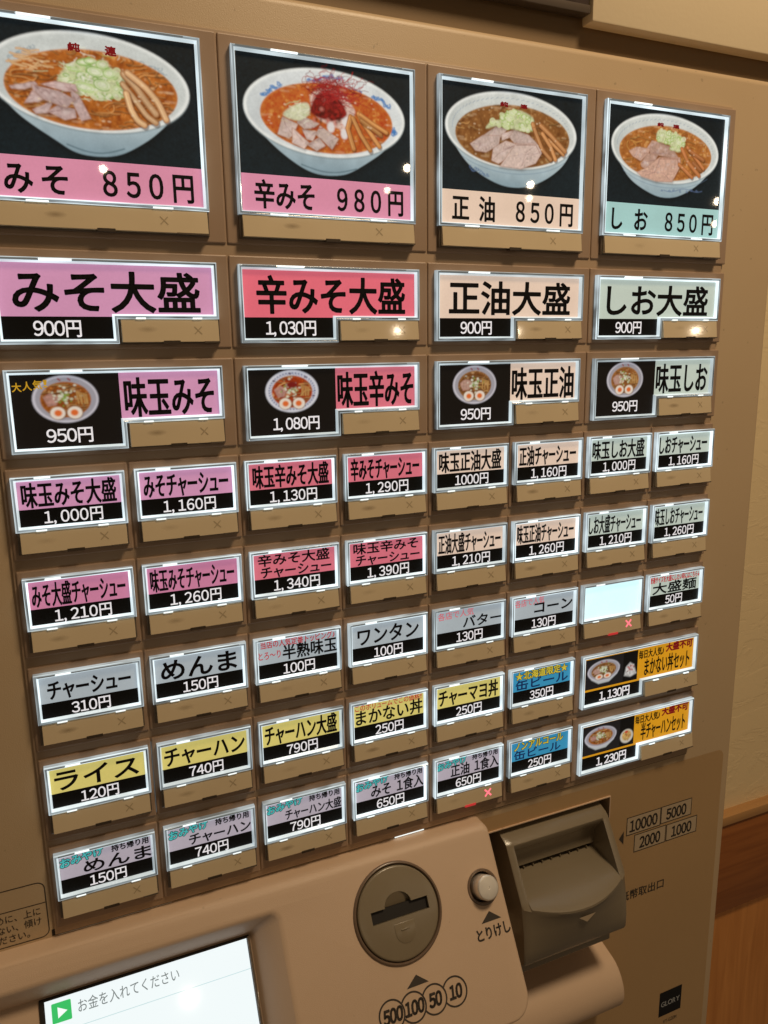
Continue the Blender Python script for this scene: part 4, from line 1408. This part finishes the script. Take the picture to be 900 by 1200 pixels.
M['lcd'] = emis('screen_white', (242, 251, 252), 1.0)
M['lcdgreen'] = emis('screen_green', (44, 196, 100), .95)
M['lcdgrey'] = emis('screen_grey_ink', (120, 130, 130), .9)
M['lcdline'] = emis('screen_line', (196, 226, 228), .95)
M['lcdwhite'] = emis('screen_icon_white', (250, 255, 252), 1.0)
sheet('screen_glass', console, M['lcd'], [(-11.1, -117), (115.2, -117), (115.2, -27.3), (-11.1, -27.3)], 18.4)
sheet('screen_rule', console, M['lcdline'], [(-11.1, -46.0), (115.2, -46.0), (115.2, -45.6), (-11.1, -45.6)], 18.34)
sheet('screen_icon', console, M['lcdgreen'], rrect(-7.4, -40.7, 3.8, -29.7, .7), 18.30)
sheet('screen_icon_arrow', console, M['lcdwhite'], [(-4.0, -38.3), (1.5, -35.2), (-4.0, -32.2)], 18.22)
text('お金を入れてください', console, M['lcdgrey'], 7.7, 69.2, -31.2, -39.2, 18.30, bold=.05)

# coin entry
def lathe(name, parent, mat, prof, cx, cz, n=72):
    V, F = [], []
    for r, y in prof:
        V += [(cx + r * math.cos(2 * math.pi * i / n), y, cz + r * math.sin(2 * math.pi * i / n)) for i in range(n)]
    for k in range(len(prof) - 1):
        F += [(k * n + i, k * n + (i + 1) % n, (k + 1) * n + (i + 1) % n, (k + 1) * n + i) for i in range(n)]
    if prof[-1][0] < 1e-3 or True:
        F.append(tuple((len(prof) - 1) * n + i for i in range(n)))
    o = link(name, mesh(name, V, F), parent, [mat])
    auto_smooth(o, 50)
    return o


rimo = lathe('coin_rim', console, M['rim'], [(33.6, .4), (33.5, -.7), (32.9, -1.4), (32.0, -1.5), (31.4, -.9), (31.2, 1.6), (31.0, 3)], CCX, CCZ)
disc = link('coin_plate', cyl_mesh('coin_plate', CCX, CCZ, 30.7, -1.8, 12, 72), console, [M['coin']])
bm = bmesh.new()
bm.from_mesh(disc.data)
bmesh.ops.bevel(bm, geom=[e for e in bm.edges if all(abs(v.co.y + 1.8 * MM) < 1e-7 for v in e.verts)], offset=1.6 * MM, segments=4, affect='EDGES', profile=.5)
bm.to_mesh(disc.data)
bm.free()
slot = box_mesh('c', 198.6, 242.4, -4, 8, -41.2, -32.9)
A = [(219.6 + 10.2 * math.cos(a), -32.9 + 8.4 * math.sin(a)) for a in np.linspace(0, math.pi, 18)] + [(209.4, -34), (229.8, -34)]
A = A[:18] + [(209.4, -34), (229.8, -34)]
notch = fix(mesh('c', [(p[0], -4, p[1]) for p in A] + [(p[0], -1.7 + (-24.5 - p[1]) * .55, p[1]) for p in A], [tuple(range(20)), tuple(range(39, 19, -1))] + [(i, i + 20, (i + 1) % 20 + 20, (i + 1) % 20) for i in range(20)]))
dm = disc.matrix_basis
disc.parent = None
boolean(disc, [slot, notch])
disc.parent = console
auto_smooth(disc, 40)
box('slot_throat', console, M['dark'], 198.7, 242.3, 1.0, 5, -41.1, -33.0)  # dark block stands in for the shade inside the slot
U = [(213.6, -44.5), (229.0, -44.5)][::-1] + [(221.3 + 7.7 * math.cos(a), -50.5 + 7.6 * math.sin(a)) for a in np.linspace(math.pi, 2 * math.pi, 16)]
slab('coin_guide', console, M['coin'], U, -2.15, -1, bev=.3)
slab('coin_guide_mark', console, M['coin'], [(218, -49.6), (224.5, -49.6), (224.5, -48.6), (218, -48.6)], -2.6, -2, bev=.2)

# cancel button: polished cap in a dark well
lathe('cancel_well', console, M['rim'], [(12.6, .1), (12.4, -.7), (11.6, -1.0), (10.8, -.6), (10.5, 2), (10.4, 13)], 288.0, -39.6, 48)
cb = lathe('cancel_button', console, M['steel'], [(8.7, 13), (8.7, -7.8), (8.5, -8.7), (7.8, -9.4), (6.8, -9.6), (1.1, -9.6), (.9, -9.3), (.5, -9.4)], 288.0, -39.6, 48)
auto_smooth(cb, 22)
sheet('arrow_mark', console, M['ink'], [(280.0, -62.9), (296.8, -62.9), (288.2, -56.2)], -.12)
text('とりけし', console, M['ink'], 274.6, 302.0, -65.2, -74.2, -.12, bold=.55)
sheet('arrow_mark', console, M['ink'], [(213.9, -85.6), (230.9, -85.6), (222.5, -78.9)], -.12)
for k, (s, cx) in enumerate((('500', 200.0), ('100', 216.2), ('50', 232.2), ('10', 248.2))):
    n = 56
    V, F = [], []
    for i in range(n):
        a = 2 * math.pi * i / n
        for r in (8.6, 9.75):
            V.append((cx + r * math.cos(a), -.12 - .01 * k, -97.2 + r * math.sin(a)))
    for i in range(n):
        a = 2 * math.pi * (i + .5) / n
        px, pz = cx + 9.2 * math.cos(a), 9.2 * math.sin(a)
        if k and math.hypot(px - (cx - 16.1), pz) < 9.3:
            continue
        j = (i + 1) % n
        F.append((2 * i, 2 * i + 1, 2 * j + 1, 2 * j))
    link('coin_circle', mesh('coin_circle', V, F), console, [M['ink']])
    wv = 2.3 * len(s)
    text(s, console, M['ink'], cx - wv, cx + wv, -91.8, -102.8, -.16, bold=.95, slant=.14)


# ------------------------------------------------------------------ banknote mouth
def opening():
    o = slab('note_opening_rim', machine, M['edge_hi'], [(434.4, -547.4), (434.4, -568), (433.4, -568), (433.4, -548.2), (305, -548.2), (305, -547.4)], 1.2, 2.6)
    o.data.materials.clear()
    o.data.materials.append(M['console'])
    cab = bpy.data.objects['cabinet']
    boolean(cab, [box_mesh('c', 300, 433.4, -5, 60, -650, -548.2)])
    auto_smooth(cab)
    sheet('note_opening', machine, M['dark'], [(300, -650), (433.4, -650), (433.4, -548.2), (300, -548.2)], 26)  # dark liner sheet, painted shade at the back of the opening


opening()
XL, XR = 325.5, 426.0


def prof(u, cheek):
    A = (-6.5, -559.5)
    B = (-29.5, -597)
    bulge = 1 - u * u
    L = (B[0] - 15 * bulge, B[1] - 5.5 * bulge)
    low = [(L[0] - .3, L[1] - 1.6), (L[0] - .4 + 2 * bulge, L[1] - 5), (-33 - 8 * bulge, -617), (-34.5 - 3 * bulge, -634), (-34.5, -644), (-33, -647), (2, -652)]
    if cheek:
        f = lambda t: (A[0] + (B[0] - A[0]) * t, A[1] + (B[1] - A[1]) * t)
        mid = [f(t) for t in (.05, .14, .25, .36, .45, .52, .58, .64, .72, .82, .94)]
        L = f(1.0)
    else:
        mid = [(-6.4, -562.0), (-3.0, -567), (1.5, -573), (3.6, -580), (2.2, -587.0), (14 if abs(u) < .84 else 2.4, -587.2), (14 if abs(u) < .84 else 2.4, -591.6), (1.5, -591.8), (-8, -593.2 - bulge), (-20 - 5 * bulge, -594.2 - 2.0 * bulge), (-27.5 - 12.5 * bulge, -596.1 - 4.2 * bulge)]
    return [(24, -548.9), (8, -552.6), (-4.2, -557.4), A] + mid + [L] + low


def mouth():
    xs = [(XL, -1, 1), (XL + 1.0, -.98, 1), (XL + 6.2, -.87, 1), (XL + 6.8, -.86, 0)]
    for k in range(1, 24):
        u = -.86 + 1.72 * k / 24
        xs.append(((XL + XR) / 2 + u * (XR - XL) / 2, u, 0))
    xs += [(XR - 6.8, .86, 0), (XR - 6.2, .87, 1), (XR - 1.0, .98, 1), (XR, 1, 1)]
    V, F = [], []
    for x, u, c in xs:
        p = prof(u, c)
        for j, (y, z) in enumerate(p):
            if x in (XL, XR) and 1 < j:
                y += .7
            V.append((x, y, z))
    m_ = len(p)
    for i in range(len(xs) - 1):
        for j in range(m_ - 1):
            F.append((i * m_ + j, i * m_ + j + 1, (i + 1) * m_ + j + 1, (i + 1) * m_ + j))
    for i in (0, len(xs) - 1):
        F.append(tuple(i * m_ + j for j in range(m_)) + ())
    # side skirts run back into the opening
    me = fix(mesh('note_mouth', V, F))
    o = link('note_mouth', me, machine, [M['grey']])
    auto_smooth(o, 32)
    return o


mo = mouth()
for k in range(9):
    x = XL + 14 + k * (XR - XL - 28) / 8
    box('slot_tooth', mo, M['grey'], x - .4, x + .4, 2.2, 8, -591.7, -589.4)
box('slot_dark', mo, M['dark'], XL + 7.2, XR - 7.2, 7, 8, -591.6, -587.2)
box('note_mouth_side', mo, M['grey'], XL + .4, XL + 1.4, -4, 24, -648, -562)
box('note_mouth_side', mo, M['grey'], XR - 1.4, XR - .4, -4, 24, -648, -562)
box('note_mouth_foot', machine, M['grey'], XL + 3, XR - 3, -19, 4, -668, -649, bev=.8)
sheet('mouth_arrow', mo, M['denom'], [(370, -611.4), (386, -611.4), (378, -617.2)], -42.9)

# rounded cover under the note mouth
P = [(6, -690), (-4.6, -693.4), (-15, -697), (-22.4, -703.5), (-26.8, -711), (-28.8, -718), (-28.8, -725), (-26, -732.5), (-19, -739.5), (-8, -746), (6, -749)]
P = [(6, -690)] + [tuple(q) for q in smoothp(P, 4)][4:-4] + [(6, -749)]
n = len(P)
V = [(296, y, z) for y, z in P] + [(434.2, y, z) for y, z in P]
F = [(i, i + 1, n + i + 1, n + i) for i in range(n - 1)] + [tuple(range(n)), tuple(range(2 * n - 1, n - 1, -1))]
me = fix(mesh('outlet_cover', V, F))
bm = bmesh.new()
bm.from_mesh(me)
bmesh.ops.bevel(bm, geom=[e for e in bm.edges if all(v.co.x > .434 for v in e.verts)], offset=1.6 * MM, segments=3, affect='EDGES', profile=.5)
bm.to_mesh(me)
bm.free()
oc = link('outlet_cover', me, machine, [M['console']])
auto_smooth(oc, 30)

# ------------------------------------------------------------------ the wall behind and what hangs over the machine
def wall_mat():
    mt, nt, b = new_mat('cream_plaster')
    N, L = nt.nodes, nt.links
    tc = N.new('ShaderNodeTexCoord')
    mp = N.new('ShaderNodeMapping')
    mp.inputs['Scale'].default_value = (1, 1, 2.4)
    L.new(tc.outputs['Object'], mp.inputs[0])
    n1 = N.new('ShaderNodeTexNoise')
    n1.inputs['Scale'].default_value = 9
    n1.inputs['Detail'].default_value = 8
    n1.inputs['Roughness'].default_value = .6
    n1.inputs['Distortion'].default_value = 1.4
    L.new(mp.outputs[0], n1.inputs['Vector'])
    n2 = N.new('ShaderNodeTexNoise')
    n2.inputs['Scale'].default_value = 160
    n2.inputs['Detail'].default_value = 4
    L.new(tc.outputs['Object'], n2.inputs['Vector'])
    cr = N.new('ShaderNodeValToRGB')
    cr.color_ramp.elements[0].position = .47
    cr.color_ramp.elements[1].position = .53
    L.new(n1.outputs['Fac'], cr.inputs[0])
    ad = N.new('ShaderNodeMath')
    ad.operation = 'MULTIPLY_ADD'
    ad.inputs[1].default_value = .35
    L.new(n2.outputs['Fac'], ad.inputs[0])
    L.new(cr.outputs[0], ad.inputs[2])
    bp = N.new('ShaderNodeBump')
    bp.inputs['Strength'].default_value = .20
    bp.inputs['Distance'].default_value = .0018
    L.new(ad.outputs[0], bp.inputs['Height'])
    L.new(bp.outputs[0], b.inputs['Normal'])
    mx = N.new('ShaderNodeMix')
    mx.data_type = 'RGBA'
    mx.inputs['A'].default_value = (.84, .65, .38, 1)
    mx.inputs['B'].default_value = (.90, .71, .43, 1)
    L.new(n1.outputs['Fac'], mx.inputs['Factor'])
    L.new(mx.outputs['Result'], b.inputs['Base Color'])
    b.inputs['Roughness'].default_value = .8
    return mt


def wood(name, a, b_, sc, vertical):
    mt, nt, b = new_mat(name)
    N, L = nt.nodes, nt.links
    tc = N.new('ShaderNodeTexCoord')
    mp = N.new('ShaderNodeMapping')
    mp.inputs['Scale'].default_value = (sc * 14, sc * 14, sc) if vertical else (sc, sc * 14, sc * 14)
    L.new(tc.outputs['Object'], mp.inputs[0])
    n1 = N.new('ShaderNodeTexNoise')
    n1.inputs['Scale'].default_value = 3
    n1.inputs['Detail'].default_value = 8
    n1.inputs['Distortion'].default_value = .8
    L.new(mp.outputs[0], n1.inputs['Vector'])
    cr = N.new('ShaderNodeValToRGB')
    cr.color_ramp.elements[0].position = .3
    cr.color_ramp.elements[0].color = a + (1,)
    cr.color_ramp.elements[1].position = .7
    cr.color_ramp.elements[1].color = b_ + (1,)
    L.new(n1.outputs['Fac'], cr.inputs[0])
    L.new(cr.outputs[0], b.inputs['Base Color'])
    b.inputs['Roughness'].default_value = .42
    bp = N.new('ShaderNodeBump')
    bp.inputs['Strength'].default_value = .06
    bp.inputs['Distance'].default_value = .001
    L.new(n1.outputs['Fac'], bp.inputs['Height'])
    L.new(bp.outputs[0], b.inputs['Normal'])
    return mt


M['plaster'] = wall_mat()
M['woodrail'] = wood('light_wood', (.46, .24, .09), (.56, .31, .12), 2, False)
M['wooddark'] = wood('brown_wood', (.27, .085, .018), (.38, .13, .03), 2, False)
M['woodpanel'] = wood('honey_wood', (.60, .23, .05), (.78, .33, .085), 2, True)
YW = 250
wall = tag(box('wall', None, M['plaster'], -900, 2600, YW + 16, YW + 116, -1600, 900), kind='structure')
floor = None
wt = bpy.data.objects.new('wainscot', None)
COL.objects.link(wt)
tag(wt, 'wooden wainscot with a dark brown band under a pale rail, right of the machine', 'wainscot')
box('rail', wt, M['woodrail'], 600, 1900, YW, YW + 90, -852.8, -838.5, bev=1.5)
box('band', wt, M['wooddark'], 600, 1900, YW + 4, YW + 89, -1002.5, -853, bev=.5)
box('panel', wt, M['woodpanel'], 600, 1900, YW + 12, YW + 89, -1600, -1002.7)

# boxed-in bulkhead above, with a shadow recess over the cabinet top
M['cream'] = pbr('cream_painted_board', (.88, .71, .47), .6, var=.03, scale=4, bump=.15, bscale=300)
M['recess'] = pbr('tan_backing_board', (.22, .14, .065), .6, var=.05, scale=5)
bh = box('bulkhead', None, M['cream'], 384.4, 640, 0, 345, 41.0, 420, bev=1.0)
tag(bh, 'cream boxed bulkhead above the right end of the ticket machine', 'bulkhead')
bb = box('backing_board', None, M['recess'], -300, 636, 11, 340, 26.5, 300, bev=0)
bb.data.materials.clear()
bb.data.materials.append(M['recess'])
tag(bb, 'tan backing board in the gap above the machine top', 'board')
cs = bpy.data.objects.new('sign_board', None)
COL.objects.link(cs)
tag(cs, 'dark framed board edge at the top, left of the cream bulkhead', 'sign')
M['signdark'] = pbr('dark_reddish_board', (.035, .018, .012), .35, var=.5, scale=60)
M['signgrey'] = pbr('grey_sign_edge', (.085, .062, .045), .4)
box('sign_panel', cs, M['signdark'], -100, 383, 3, 10.5, 51.0, 260)
box('sign_edge', cs, M['signgrey'], -100, 383.6, 1.5, 10.8, 45.6, 50.8, bev=.5)
